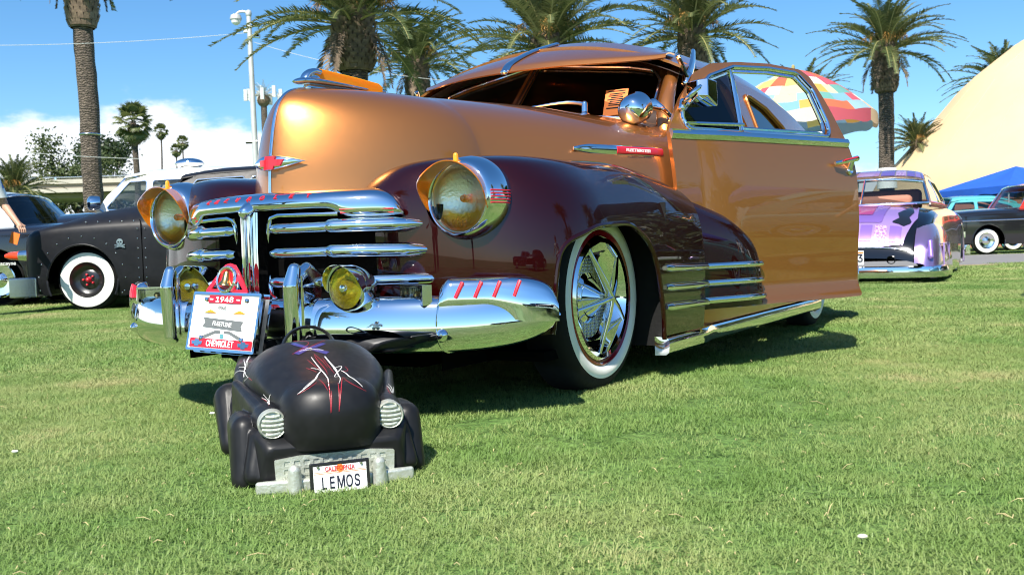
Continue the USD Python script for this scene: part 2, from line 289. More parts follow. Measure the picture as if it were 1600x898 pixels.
_frear = np.stack([CubicSpline(-np.array(FX), _fl[:, k], bc_type=((1, 0.0 * _fl[0, k]), (2, 0.0 * _fl[0, k])))(-_fxs) for k in range(NL)], 1)
_phf = np.linspace(-np.pi / 2, np.pi / 2, 73)
P = []
e = 2 / 2.35
inner = np.stack([np.stack([_fxs, _frear[:, k, 0], _frear[:, k, 2]], 1) for k in range(NL)], 1)
outer = np.stack([np.stack([_fxs, _frear[:, k, 1], _frear[:, k, 3]], 1) for k in range(NL)], 1)
nose = []
for ph in _phf[1:-1]:
    c, s = math.cos(ph) ** e, np.sign(ph) * abs(math.sin(ph)) ** e
    yc, w = (_fl[0, :, 0] + _fl[0, :, 1]) / 2, (_fl[0, :, 1] - _fl[0, :, 0]) / 2
    yy = yc + w * s; nose.append(np.stack([.15 + _fd * c + .25 * (.64 - yy) * c * (yy < .64), yy, _fl[0, :, 2]], 1))
fender_grid = np.concatenate([inner[::-1], np.array(nose), outer])
fm = gridmesh(fender_grid)
ARCH3 = [(.43, .846, .20), (.425, .852, .27), (.421, .858, .33), (.420, .862, .40), (.415, .867, .46), (.405, .873, .51), (.384, .881, .538), (.353, .894, .556), (.30, .907, .573), (.26, .913, .586), (.174, .918, .597), (.08, .9185, .600), (-.012, .920, .596), (-.078, .925, .571), (-.133, .930, .538), (-.185, .936, .466), (-.22, .936, .37), (-.245, .934, .28), (-.262, .928, .19), (-.268, .925, .12)]
ARCH = [(q[0], q[2]) for q in ARCH3]
_ar = spl(np.array(ARCH), 90)
arch_poly = Polygon(np.vstack([_ar, [(-.27, -.2), (.43, -.2)]]))
_gs = sdf(arch_poly, (0, 2))
fm = clip(fm, lambda v: np.where(v[:, 1] > .5, -_gs(v), -1.0))
fm = clip(fm, lambda v: .355 - v[:, 2] - np.clip((.15 - v[:, 0]) * 5, -9, .155 / 1) * (v[:, 0] < .15) * 1.0 if False else np.where(v[:, 0] > .30, .27 - v[:, 2], .19 - v[:, 2]))
fm = clip(fm, lambda v: np.where(v[:, 0] > .35, .112 - np.hypot(v[:, 1] - .637, v[:, 2] - .683), -1.0))
for side in (1, -1):
    fs = fm if side > 0 else mir(fm)
    fo = obj('front_fender', thicken(fs, -.004), M['maroon'], car, smooth=50)
    lip = spl(np.array(ARCH3)[1:-1], 70) + [0, -.004, 0]
    if side < 0: lip = lip * [1, -1, 1]
    obj('arch_lip', tube(lip, .009, 8), M['maroon'], fo)
    # inner wheel house and bare front apron behind bumper
    obj('wheel_house', mv(box((0, 0, 0), (.004, .36, .52)), (-.31, side * .74, .42)), M['rubber'], fo)
    obj('wheel_house', mv(box((0, 0, 0), (.95, .004, .50)), (.12, side * .56, .42)), M['black'], fo)
# ---- body side: y as a function of x and z
SZ = [.20, .265, .30, .35, .45, .60, .75, .90, .97, 1.0, 1.1, 1.2, 1.3, 1.34, 1.40]
SYv = [.90, .905, .890, .877, .878, .884, .880, .860, .843, .832, .800, .765, .722, .700, .66]
_sy = PchipInterpolator(SZ, SYv)
def side_y(x, z):
    x = np.asarray(x, float); y = _sy(np.clip(z, .2, 1.4)); y = y - .055 * np.clip((x + 1.0) / .4, 0, 2) ** 2 - .10 * np.clip((-2.5 - x) / 1.4, 0, 2) ** 2 * (1 + 1.2 * np.clip((-3.2 - x) / .8, 0, 1)); return y
_rail = PchipInterpolator([-4.12, -3.95, -3.6, -3.2, -2.8, -2.4, -1.9, -1.5, -1.2, -1.05, -.66], [.52, .70, .93, 1.12, 1.245, 1.315, 1.345, 1.345, 1.325, 1.30, 1.30])
_crown = PchipInterpolator([-4.12, -3.95, -3.6, -3.2, -2.8, -2.4, -1.9, -1.5, -1.2, -1.05, -.66], [.56, .80, 1.07, 1.28, 1.41, 1.49, 1.535, 1.535, 1.50, 1.465, 1.45])
DOOR = dict(x0=-.612, x1=-1.735, z0=.265)
def sx(s): return -.66 - s
DOOR_OUT = [(sx(-.048), .265), (sx(1.072), .265), (sx(1.078), .40), (sx(1.085), .65), (sx(1.085), .86), (sx(1.052), 1.0), (sx(.995), 1.16), (sx(.942), 1.28), (sx(.89), 1.312), (sx(.68), 1.322), (sx(.47), 1.31), (sx(.29), 1.286), (sx(.18), 1.238), (sx(.07), 1.125), (sx(-.045), .985), (sx(-.052), .9)]
GLASS = [(sx(.03), .990), (sx(.945), .990), (sx(.948), 1.06), (sx(.915), 1.21), (sx(.845), 1.288), (sx(.66), 1.294), (sx(.42), 1.280), (sx(.25), 1.225), (sx(.055), 1.075)]
door_poly = Polygon(DOOR_OUT).buffer(-.02).buffer(.02, quad_segs=8); glass_poly = Polygon(GLASS).buffer(-.045).buffer(.045, quad_segs=10)
quarter_poly = Polygon([(-1.84, .99), (-2.55, .99), (-2.50, 1.06), (-2.36, 1.16), (-2.16, 1.24), (-1.93, 1.275), (-1.84, 1.27)]).buffer(-.035).buffer(.035, quad_segs=8)
xs = np.linspace(-.66, -4.12, 150); tz = np.linspace(0, 1, 60)
SG = np.array([[(x, float(side_y(x, .2 + (_rail(x) - .2) * t)), float(.2 + (_rail(x) - .2) * t)) for t in tz] for x in xs])
side_m = gridmesh(SG)
_gd, _gq, _gg = sdf(door_poly, (0, 2)), sdf(quarter_poly, (0, 2)), sdf(glass_poly, (0, 2))
rear_arch = Polygon([(-2.60, -.1), (-2.60, .2), (-2.66, .40), (-2.80, .52), (-2.946, .55), (-3.09, .52), (-3.23, .40), (-3.29, .2), (-3.29, -.1)])
_gr = sdf(rear_arch, (0, 2))
# A pillar front edge leans back along the windscreen
pill = lambda v: np.where(v[:, 2] > 1.0, v[:, 0] + .80 + (v[:, 2] - 1.07) * 1.05, -1.0)
side_cut = clip(clip(side_m, lambda v: np.maximum(-_gq(v), -_gr(v))), pill)
left_side = clip(side_cut, lambda v: -_gd(v))
right_side = clip(side_cut, lambda v: -_gg(v))
roof_rows = []
for x in np.linspace(-1.02, -4.12, 90):
    zr, zc = float(_rail(x)), float(_crown(x)); yr = float(side_y(x, zr)); h = zc - zr
    a = np.linspace(0, 1, 16); yy = yr * (1 - a ** 1.0); fr0 = float(np.clip((x + 1.9) / .8, 0, 1)); zz = zr + h * (1 - (yy / yr) ** (2.6 - .6 * fr0)) ** (1 / 1.5 + .25 * fr0)
    roof_rows.append(np.c_[np.full(16, x), yy, zz])
roof = both(gridmesh(np.array(roof_rows)))
body = obj('body', thicken(cat(left_side), -.012), M['gold'], car, smooth=45)
obj('body_side', thicken(mir(right_side), -.012), M['gold'], car, smooth=45)
obj('roof', thicken(roof, -.012), M['gold'], car, smooth=45)
tail = np.array([[(x, y, z) for y in np.linspace(-1, 1, 9) * float(side_y(-4.12, .3))] for x, z in ((-4.12, .2), (-4.14, .35), (-4.12, .545))])
obj('tail_panel', gridmesh(tail), M['gold'], car)
obj('quarter_window_trim', tube(np.array([(x, float(side_y(x, z)) + .004, z) for x, z in np.array(quarter_poly.exterior.coords)[::2]]), .009, 8, closed=True), M['gold'], body)
qg = np.array(quarter_poly.exterior.coords)
def surf_poly(poly, off, nx=60, nz=30):
    x0, z0, x1, z1 = poly.bounds; g = np.array([[(x, float(side_y(x, z)) + off, z) for z in np.linspace(z0, z1, nz)] for x in np.linspace(x1, x0, nx)]); return clip(gridmesh(g), sdf(poly, (0, 2)))
obj('quarter_window', surf_poly(quarter_poly, -.012), M['darkglass'], body)
obj('quarter_window', mir(surf_poly(quarter_poly, -.012)), M['darkglass'], body)
# door jamb and B post seen behind the open door
obj('door_jamb', tube(np.array([(sx(s), float(side_y(sx(s), z)) - .035, z) for s, z in ((1.08, .27), (1.085, .65), (1.08, .90), (1.03, 1.06), (.96, 1.23), (.90, 1.30), (.70, 1.325), (.5, 1.318))]), .022, 8), M['gold'], body)
obj('door_sill', box((-1.2, .84, .22), (1.2, .08, .06)), M['gold'], body)
# rear fenders
def pod(x0, x1, yo, ztop, zb, n=40):
    xs = np.linspace(x0, x1, n); rows = []
    for x in xs:
        u = (x - (x0 + x1) / 2) / ((x0 - x1) / 2); k = max(1 - abs(u) ** 2.4, 0) ** .5; a = np.linspace(0, np.pi / 2, 16)
        zt = zb + (ztop - zb) * (.25 + .75 * k); w = .86 + (yo - .86) * k; rows.append(np.c_[np.full(18, x), np.r_[w, .70 + (w - .70) * np.cos(a) ** .7, .70], np.r_[zb, zb + (zt - zb) * np.sin(a) ** .8 * .9 + .05 * (zt - zb), zt]])
    return gridmesh(np.array(rows))
rf = pod(-2.3, -3.85, .95, .80, .20); rf = clip(rf, lambda v: -_gr(v))
for side in (1, -1): obj('rear_fender', rf if side > 0 else mir(rf), M['maroon'], car, smooth=50)
# rocker rail: chrome, and underbody
rock = np.array([(x, .912 if x > -.7 else .895, .166) for x in np.linspace(-.272, -2.62, 24)])
rp = np.array([(-.03, -.038), (.012, -.036), (.024, -.026), (.027, .000), (.026, .018), (.018, .028), (-.03, .031)])
for side in (1, -1):
    r = sweep(rock, -rp * [1, -1][0:2] if False else rp * [-1, 1])
    obj('rocker_moulding', r if side > 0 else mir(r), M['chrome'], car, smooth=40)
obj('underbody', cat(box((-1.75, 0, .19), (4.2, 1.55, .03)), box((.1, 0, .27), (.9, .9, .2)), box((-3.6, 0, .3), (.8, 1.3, .2))), M['black'], car)
# interior
ins = obj('interior', cat(box((-1.75, 0, .30), (2.1, 1.5, .02)), box((-2.75, 0, .7), (.03, 1.5, .85)), box((-.90, 0, .66), (.03, 1.45, .75))), M['interior'], car)
obj('headliner', thicken(tm(roof.vertices * [1, .985, 1] - [0, 0, .035], roof.faces), -.004), M['interior'], car, smooth=45)
obj('dashboard', cat(rbox((-.97, 0, 1.02), (.22, 1.42, .16), .05), rbox((-.93, 0, .9), (.12, 1.36, .2), .04)), M['interior'], car)
obj('front_seat', cat(rbox((-1.72, 0, .52), (.55, 1.36, .22), .08), rot(rbox((-2.02, 0, .80), (.18, 1.36, .56), .08), 12, (0, 1, 0), (-2.02, 0, .6))), M['seat'], car)
obj('rear_seat', cat(rbox((-2.45, 0, .52), (.45, 1.30, .2), .08), rbox((-2.70, 0, .78), (.16, 1.30, .5), .07)), M['seat'], car)
sw = lathe([(0, .185), (.012, .20), (0, .215), (-.012, .20), (0, .185)], 40)
sw = cat(sw, tube(np.array([(0, -.19, 0), (.02, 0, 0), (0, .19, 0)]), .012, 8), lathe([(-.01, 0), (.035, .03), (.03, .05), (-.01, .05)], 20))
obj('steering_wheel', cat(mv(rot(sw, -28, (0, 1, 0)), (-1.22, .36, .98)), tube(np.array([(-1.22, .36, .98), (-.92, .36, .86)]), .02, 8)), M['interior'], car)
# ---- windscreen: two flat panes in a V, centre bar, frame
WB = [np.array(p) for p in ((-.785, 0, 1.135), (-.855, .635, 1.045))]; WT = [np.array(p) for p in ((-1.035, 0, 1.385), (-1.125, .60, 1.315))]
def ws(u, v, off=0.0):
    b = WB[0] + (WB[1] - WB[0]) * u; t = WT[0] + (WT[1] - WT[0]) * u; return b + (t - b) * v + np.array([off, 0, off * .7])
wl = Polygon([(0.02, .0), (.97, .04), (1.0, .12), (1.0, .78), (.93, .95), (.75, 1.0), (0.02, 1.0)]).buffer(-.06).buffer(.06, quad_segs=8)
def ws_path(off): return np.array([ws(u, v, off) for u, v in np.array(wl.exterior.coords)])
g = np.array([[(u, v, 0) for v in np.linspace(0, 1, 16)] for u in np.linspace(0, 1, 30)]); gm = clip(gridmesh(g), sdf(wl, (0, 1))); gm = tm([ws(u, v, -.005) for u, v, _ in gm.vertices], gm.faces)
frame_poly = Polygon([(-.0, -.12), (1.12, -.10), (1.17, .0), (1.14, 1.02), (1.1, 1.12), (0, 1.12)]).difference(wl)
g = np.array([[(u, v, 0) for v in np.linspace(-.14, 1.14, 60)] for u in np.linspace(0, 1.18, 70)])
def diffsdf(v):
    p = shapely.points(v[:, 0], v[:, 1]); o = Polygon([(-.01, -.12), (1.04, -.10), (1.07, .0), (1.06, 1.02), (1.04, 1.12), (-.01, 1.12)])
    so = np.where(shapely.contains(o, p), -1, 1) * shapely.distance(o.exterior, p); si = np.where(shapely.contains(wl, p), -1, 1) * shapely.distance(wl.exterior, p); return np.maximum(so, -si)
fr = clip(gridmesh(g), diffsdf)
def wrap(u, v):
    p = ws(u, v); k = max(u - .98, 0); p = p + np.array([-.75 * k * .63 - 6 * k * k * .2, -.30 * k * .63 - 6 * k * k * .12, 0]); return p
fr = tm([wrap(u, v) for u, v, _ in fr.vertices], fr.faces)
wf = obj('windscreen_frame', both(thicken(fr, -.012)), M['gold'], car, smooth=45)
for side in (1, -1):
    p = ws_path(.006); m = tube(p, .0075, 8, closed=True); obj('windscreen_trim', m if side > 0 else mir(m), M['chrome2'], wf)
    obj('windscreen_pane', gm if side > 0 else mir(gm), M['glass'], wf)
obj('centre_bar', tube(np.array([ws(0, 0, .012), ws(0, 1, .012)]), .014, 8), M['chrome2'], wf)
apil = spl([(-.835, .722, .97), (-.875, .700, 1.07), (-.985, .672, 1.19), (-1.10, .652, 1.29), (-1.22, .635, 1.345)], 24)
for side in (1, -1):
    m = sweep(apil, circ(16, .036, .026), np.linspace(1.15, .75, 24)); obj('windscreen_post', m if side > 0 else mir(m), M['gold'], car, smooth=60)
# ---- outside sun visor: two halves, chrome centre strip, brackets
def visor_pt(u, v):
    """u across from the middle to the side, v from the front lip back to the roof"""
    fr_ = np.array([-.735 - .285 * u ** 2.2, .65 * u, 1.328 + .005 * u + .022 * u ** 6])
    bk = np.array([-1.22, .615 * u, 1.516 - .122 * u ** 2.0]); 
    p = fr_ + (bk - fr_) * v; p[2] += .018 * math.sin(math.pi * v ** .75) * (1 - .5 * u); 
    if v < .06: p[2] -= .012 * (1 - v / .06)
    return p
vg = np.array([[visor_pt(u, v) for v in np.r_[0, .02, .04, .06, np.linspace(.1, 1, 16)]] for u in np.linspace(0, 1, 30)])
visor = obj('sun_visor', both(thicken(gridmesh(vg), -.007)), M['gold'], car, smooth=45)
obj('visor_strip', sweep(np.array([visor_pt(0, v) + [0, 0, .006] for v in np.linspace(0, 1, 24)]), circ(10, .022, .008)), M['chrome'], visor)
obj('visor_strip_end', scl(mv(trimesh.creation.icosphere(2, .020), (0, 0, 0)), (1, 1, .7)).apply_translation(visor_pt(0, 0) + [.002, 0, .0]), M['chrome'], visor)
for side in (1, -1):
    q = [np.array([(-1.229, .645, 1.392), (-1.205, .652, 1.345), (-1.150, .658, 1.285), (-1.105, .660, 1.245)])]
    arm = hull([(-1.235, .665, 1.398), (-1.21, .668, 1.365)], .018, 12); arm = cat(sweep(spl(q[0] + [0, .02, 0], 14), circ(12, .014, .028), np.linspace(.8, 1.0, 14)), hull([(-1.115, .68, 1.262), (-1.098, .68, 1.232)], .024, 14))
    rod = tube(np.array([(-1.095, .685, 1.255), (-1.03, .668, 1.345)]), .011, 10)
    br_ = mv(cat(arm, rod), (.012, .038, 0)); obj('visor_bracket', br_ if side > 0 else mir(br_), M['chrome'], visor)
# rain gutters, wipers
for side in (1, -1):
    w = cat(tube(spl([(-.80, .36, 1.145), (-.765, .30, 1.155), (-.735, .19, 1.150), (-.72, .10, 1.148)], 12), np.linspace(.009, .004, 12), 8), hull([(-.79, .365, 1.095), (-.80, .36, 1.148)], .014, 12), hull([(-.775, .37, 1.092), (-.805, .37, 1.088)], .020, 12))
    obj('wiper', w if side > 0 else mir(w), M['chrome'], car)
# ---- the open driver door
HINGE = np.array([-.66, .90, 0.0]); OPEN = math.radians(23.8)
def swing(m):
    v = np.array(m.vertices) - HINGE; c, s = math.cos(-OPEN), math.sin(-OPEN); v = np.c_[v[:, 0] * c - v[:, 1] * s, v[:, 0] * s + v[:, 1] * c, v[:, 2]] + HINGE; return tm(v, m.faces)
def swing_pt(p): return np.array(swing(tm([p], [[0, 0, 0]])).vertices[0])
dg = np.array([[(x, float(side_y(min(x, -.75), z)) , z) for z in np.r_[np.linspace(.265, .36, 14), np.linspace(.37, 1.33, 64)]] for x in np.linspace(-.60, -1.75, 84)])
dm = clip(gridmesh(dg), lambda v: np.maximum(_gd(v), -_gg(v)))
door_skin = thicken(dm, -.020)
for side in (1, -1):
    fx = (lambda m: swing(m)) if side > 0 else (lambda m: mir(m))
    door = obj('door', fx(door_skin), M['gold'], car, smooth=40, label='open gold driver door with chrome framed window' if side > 0 else None)
    Y = lambda x, z, o=0.0: (x, float(side_y(min(x, -.75), z)) + o, z)
    ring = np.array(glass_poly.exterior.coords)[:-1]
    obj('window_trim', fx(tube(np.array([Y(x, z, .005) for x, z in ring]), .0095, 10, closed=True)), M['chrome'], door)
    r2 = np.array(glass_poly.buffer(-.016).exterior.coords)[:-1]
    obj('window_channel', fx(tube(np.array([Y(x, z, -.012) for x, z in r2]), .010, 8, closed=True)), M['chrome2'], door)
    vp = [(sx(.355), .992), (sx(.365), 1.05), (sx(.39), 1.20), (sx(.395), 1.275)]
    obj('vent_post', fx(tube(np.array([Y(x, z, .0) for x, z in vp]), .011, 8)), M['chrome'], door)
    vent = Polygon([(sx(.04), .995), (sx(.36), .995), (sx(.385), 1.265), (sx(.26), 1.22), (sx(.06), 1.07)])
    obj('vent_window', fx(surf_poly(vent, -.006, 20, 16)), M['darkglass'], door)
    obj('vent_rail', fx(tube(np.array([Y(sx(.05), 1.012, .006), Y(sx(.37), 1.018, .006)]), .009, 8)), M['chrome'], door)
    belt = np.array([Y(x, .966, .003) for x in np.linspace(sx(-.046), sx(1.056), 40)])
    bp_ = np.array([(-.006, -.019), (-.010, -.008), (-.014, 0), (-.010, .012), (-.004, .019), (.008, .019), (.008, -.019)])
    obj('belt_moulding', fx(sweep(belt, bp_ * [1, 1])), M['chrome'], door)
    # handle: pull bar on two stems
    hb = cat(tube(spl([Y(sx(.915), .868, .018), Y(sx(.97), .877, .032), Y(sx(1.04), .889, .035), Y(sx(1.065), .893, .030)], 12), np.linspace(.008, .013, 12), 10), hull([Y(sx(1.03), .845, .004), Y(sx(1.03), .885, .03)], .012, 10), lathe([(0, .0), (.012, .012), (.006, .018), (0, .019)], 16, 'y', Y(sx(1.035), .836, 0)))
    h_ = obj('door_handle', fx(hb), M['chrome'], door)
    obj('handle_inlay', fx(tube(np.array([Y(sx(.95), .880, .043), Y(sx(1.045), .896, .048)]), .0045, 6)), M['red'], h_)
    # fender continuation on the door
    cp = []
    for s in np.linspace(-.01, .412, 34):
        u = max(s, 0) / .412; k = max(1 - u ** 2.6, 0.0) ** .42; zt = .262 + (.655 + .045 * 0 - .262 + .10 * (1 - u)) * k if False else None
        ztop = float(PchipInterpolator([-.02, .08, .20, .30, .36, .395, .412], [.70, .672, .632, .575, .52, .455, .40])(s)); bulge = .060 * max(1 - u ** 3.5, .02) ** .5; bot = .268
        a = np.linspace(0, 1, 18); zz = bot + (ztop - bot) * a; prof = bulge * np.clip(1 - a ** 4, 0, 1) ** .6
        cp.append([(sx(s), float(side_y(-.9, min(max(z, .33), .9))) + q - (.004 if i == 17 else 0), z) for i, (z, q) in enumerate(zip(zz, prof))])
    cp.append([(x, y0 - .05, z) for (x, y0, z) in cp[-1]]); cp.insert(0, [(x, y0 - .06, z) for (x, y0, z) in cp[0]])
    cap_ = obj('fender_cap', fx(gridmesh(np.array(cp))), M['maroon'], door, smooth=50)
    for z in (.437, .370, .303):
        s1 = float(np.interp(z, [.30, .44], [.408, .402])); p = np.array([(sx(s), float(side_y(-.9, z)) + .060 * max(1 - (max(s, 0) / .412) ** 3.5, .02) ** .5 * min(1, (1 - ((z - .268) / .43) ** 4)) ** .6 - .003, z) for s in np.linspace(.0, s1 - .012, 24)])
        obj('speed_line', fx(sweep(p, circ(12, .012, .0135))), M['chrome'], door)
    if side > 0:
        # peep mirror clamped to the door edge
        c = swing_pt((sx(.075), .86, 1.14))
        arm = tube(spl([swing_pt(Y(sx(.052), 1.085, .012)), swing_pt((sx(.04), .86, 1.12)), c + [.0, .012, .012]], 12), .010, 10)
        hd = cat(hull([(.0, -.02, .035), (.0, .02, .04), (0, -.02, -.03), (0, .02, -.035), (-.085, -.062, .062), (-.085, .062, .062), (-.085, -.062, -.048), (-.085, .062, -.048)], .007, 10))
        hd = mv(scl(rot(rot(hd, -14, (0, 1, 0)), 22, (0, 0, 1)), .88), c + [0, .02, .004])
        mo = obj('door_mirror', cat(arm, hd, hull([swing_pt(Y(sx(.045), 1.075, .014)), swing_pt(Y(sx(.058), 1.10, .014))], .016, 12)), M['chrome'], door)
# front fender speed lines
for side in (1, -1):
    for z in (.444, .375, .305):
        p = np.array([(x, float(np.interp(x, [-.65, -.25], [.9405, .936])) + .004, z - .007 * np.interp(x, [-.655, -.25], [1, 0])) for x in np.linspace(-.25, -.655, 14)])
        k = np.r_[.55, .9, np.ones(12)]; m = sweep(p, circ(12, .013, .0145), k); obj('speed_line', m if side > 0 else mir(m), M['chrome'], car)
    pass
# spear on the cowl
for side in (1, -1):
    p = np.array([hood_at(x, .895, .006) for x in np.linspace(-.22, -.64, 30)]); p[:, 2] = np.linspace(.893, .892, 30); p[:, 1] = np.convolve(np.pad(p[:, 1], 3, 'edge'), np.ones(7) / 7, 'valid'); k = np.clip(np.linspace(0, 6, 30), .12, 1) ** .5
    f_ = (lambda m: m) if side > 0 else mir
    sp = obj('side_spear', f_(sweep(p, circ(12, .009, .019), np.c_[k, k])), M['chrome'], car)
    q = p[13:].copy(); q[:, 1] += .006; obj('spear_inlay', f_(sweep(q, circ(8, .006, .015))), M['red'], sp)
    d = (q[-1] - q[0]) / np.linalg.norm(q[-1] - q[0]); t = text('FLEETMASTER', .011, (q[0] + q[-1]) / 2 + [0.03, .0065 + .001, -.005], d, (0, 0, 1), .0015, width=.13)
    if side > 0: obj('spear_lettering', t, M['white'], sp)
# ---- wheels
def wheel(loc, side):
    y = lambda m: mv(m if side > 0 else mir(m), loc)
    t = obj('wheel', y(lathe([(-.06, .20), (-.065, .27), (-.055, .298), (-.04, .318), (.050, .318), (.080, .309), (.094, .292), (.098, .273)], 72, 'y')), M['rubber'], car, smooth=40)
    obj('whitewall', y(lathe([(.097, .275), (.102, .265), (.104, .252), (.099, .238), (.088, .226)], 72, 'y')), M['whitewall'], t)
    obj('rim', y(lathe([(.086, .227), (.094, .231), (.097, .225), (.086, .216), (.078, .207)], 72, 'y')), M['redpaint'], t)
    obj('hubcap', y(lathe([(.074, .215), (.092, .213), (.100, .203), (.097, .188), (.080, .178), (.055, .165), (.035, .140), (.030, .10), (.045, .075), (.05, .07), (.05, .065), (.07, .045), (.095, .018), (.098, 0)], 72, 'y')), M['chrome'], t)
    rb = [hull([(.048 * math.cos(a), .052, .048 * math.sin(a)), (.012 * math.cos(a), .099, .012 * math.sin(a))], [.006, .003], 8) for a in np.arange(16) * np.pi / 8]
    obj('hub_ribs', y(cat(rb)), M['chrome2'], t)
    gr = pmat_cached('cap_mesh'); obj('cap_grille', y(lathe([(.036, .142), (.038, .078)], 48, 'y')), gr, t)
    for k in range(5):
        a = math.radians(62 + 72 * k); c, s = math.cos(a), math.sin(a); p = lambda r, o: (r * c, o, r * s)
        obj('star_spoke', y(hull([p(.0, .132), p(.06, .124), p(.188, .092), p(.0, .122)], [.009, .0085, .0065, .008], 10)), M['chrome'], t)
_pm = {}
def pmat_cached(n):
    if n not in _pm: _pm[n] = usdkit.material(stage, L(n), {'tc': ('texture_coordinate', {}), 'v': ('voronoi_texture', {'scale': 95.0, 'feature': 'f1', 'randomness': 0.15}), 'b': ('bump', {'strength': 1.0, 'distance': 0.004}), 'p': ('principled_bsdf', {'base_color': (.7, .7, .72), 'metallic': 1.0, 'roughness': .18})}, [('tc.object', 'v.vector'), ('v.distance', 'b.height'), ('b.normal', 'p.normal')], surface='p.BSDF')
    return _pm[n]
for x, s in ((0.0, 1), (0.0, -1), (-2.946, 1), (-2.946, -1)): wheel((x, s * .715, .354 if x > -1 else .325), s)
# ---- headlamps
def headlamp(side):
    f_ = (lambda m: mv(m, (0, .637, .683))) if side > 0 else (lambda m: mir(mv(m, (0, .637, .683))))
    h = obj('headlamp', f_(lathe([(.588, .0955), (.598, .099), (.602, .104), (.598, .112), (.580, .120), (.550, .127), (.525, .129), (.505, .126), (.47, .118), (.30, .09)], 72)), M['chrome'], car, smooth=40)
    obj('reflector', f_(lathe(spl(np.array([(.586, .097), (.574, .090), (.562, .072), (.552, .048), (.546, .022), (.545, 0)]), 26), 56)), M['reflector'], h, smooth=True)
    obj('bulb', f_(hull([(.55, 0, .0), (.565, 0, 0)], .012, 10)), M['ambersolid'], h)
    obj('lens', f_(lathe([(.590, .0965), (.597, .085), (.603, .062), (.607, .035), (.609, 0)], 48)), M['lens'], h)
    for k in range(5):
        z = -.018 + k * .009
        for sg in (1, -1):
            a = np.linspace(-1, 1, 5); r = .1285; path = np.array([(x, sg * math.sqrt((np.interp(x, [.505, .525, .55, .58, .598], [.126, .129, .127, .120, .113]) + .001) ** 2 - z * z), z) for x in np.linspace(.508, .594, 8)])
            obj('bezel_stripe', f_(tube(path, .0026, 6)), M['red'], h)
    # amber eyebrow visor
    rows = []
    for a in np.linspace(-108, 108, 40):
        r = math.radians(a); ext = .062 * max(math.cos(r * .83), 0) ** .6 + .006; ear = .010 * math.exp(-((abs(a) - 62) / 22) ** 2)
        rows.append([(.588 + ext * u + ear * u, (.102 + .010 * u + ear * u) * math.sin(r), (.102 + .006 * u) * math.cos(r)) for u in np.linspace(0, 1, 8)])
    v = obj('lamp_visor', f_(thicken(gridmesh(np.array(rows)), .003)), M['amber'], h, smooth=60)
    obj('visor_clip', f_(hull([(.60, 0, .108), (.60, 0, .125)], .008, 10)), M['ambersolid'], v)
for s in (1, -1): headlamp(s)
# ---- bumper
XB = lambda y: .88 - .34 * (abs(y) / .94) ** 2.6
byy = np.r_[np.linspace(-.94, -.75, 14), np.linspace(-.73, .73, 50), np.linspace(.75, .94, 14)]
def bprof(y):
    e = max(0, (abs(y) - .62) / .32); k = math.sqrt(max(1 - e ** 5.0, .0)); zc = .318 + .022 * e ** 2
    P_ = np.array([(-.075, .395), (-.045, .402), (-.022, .392), (-.006, .365), (.002, .325), (.003, .298), (-.004, .275), (-.024, .250), (-.055, .238), (-.09, .240)])
    return np.array([(dx * (.55 + .45 * k), zc + (z - .318) * (.05 + .95 * k)) for dx, z in P_])
pts = []
for y in byy:
    t = np.array([-.34 * 2.6 * (abs(y) / .94) ** 1.6 * np.sign(y) / .94, 1.0]); nrm = np.array([1.0, -t[0]]); nrm /= np.linalg.norm(nrm)
    pr = spl(bprof(y), 26); pts.append([(XB(y) + d * nrm[0], y + d * nrm[1], z) for d, z in pr])
bumper = obj('bumper', thicken(gridmesh(np.array(pts)), .003), M['chrome'], car, smooth=50)
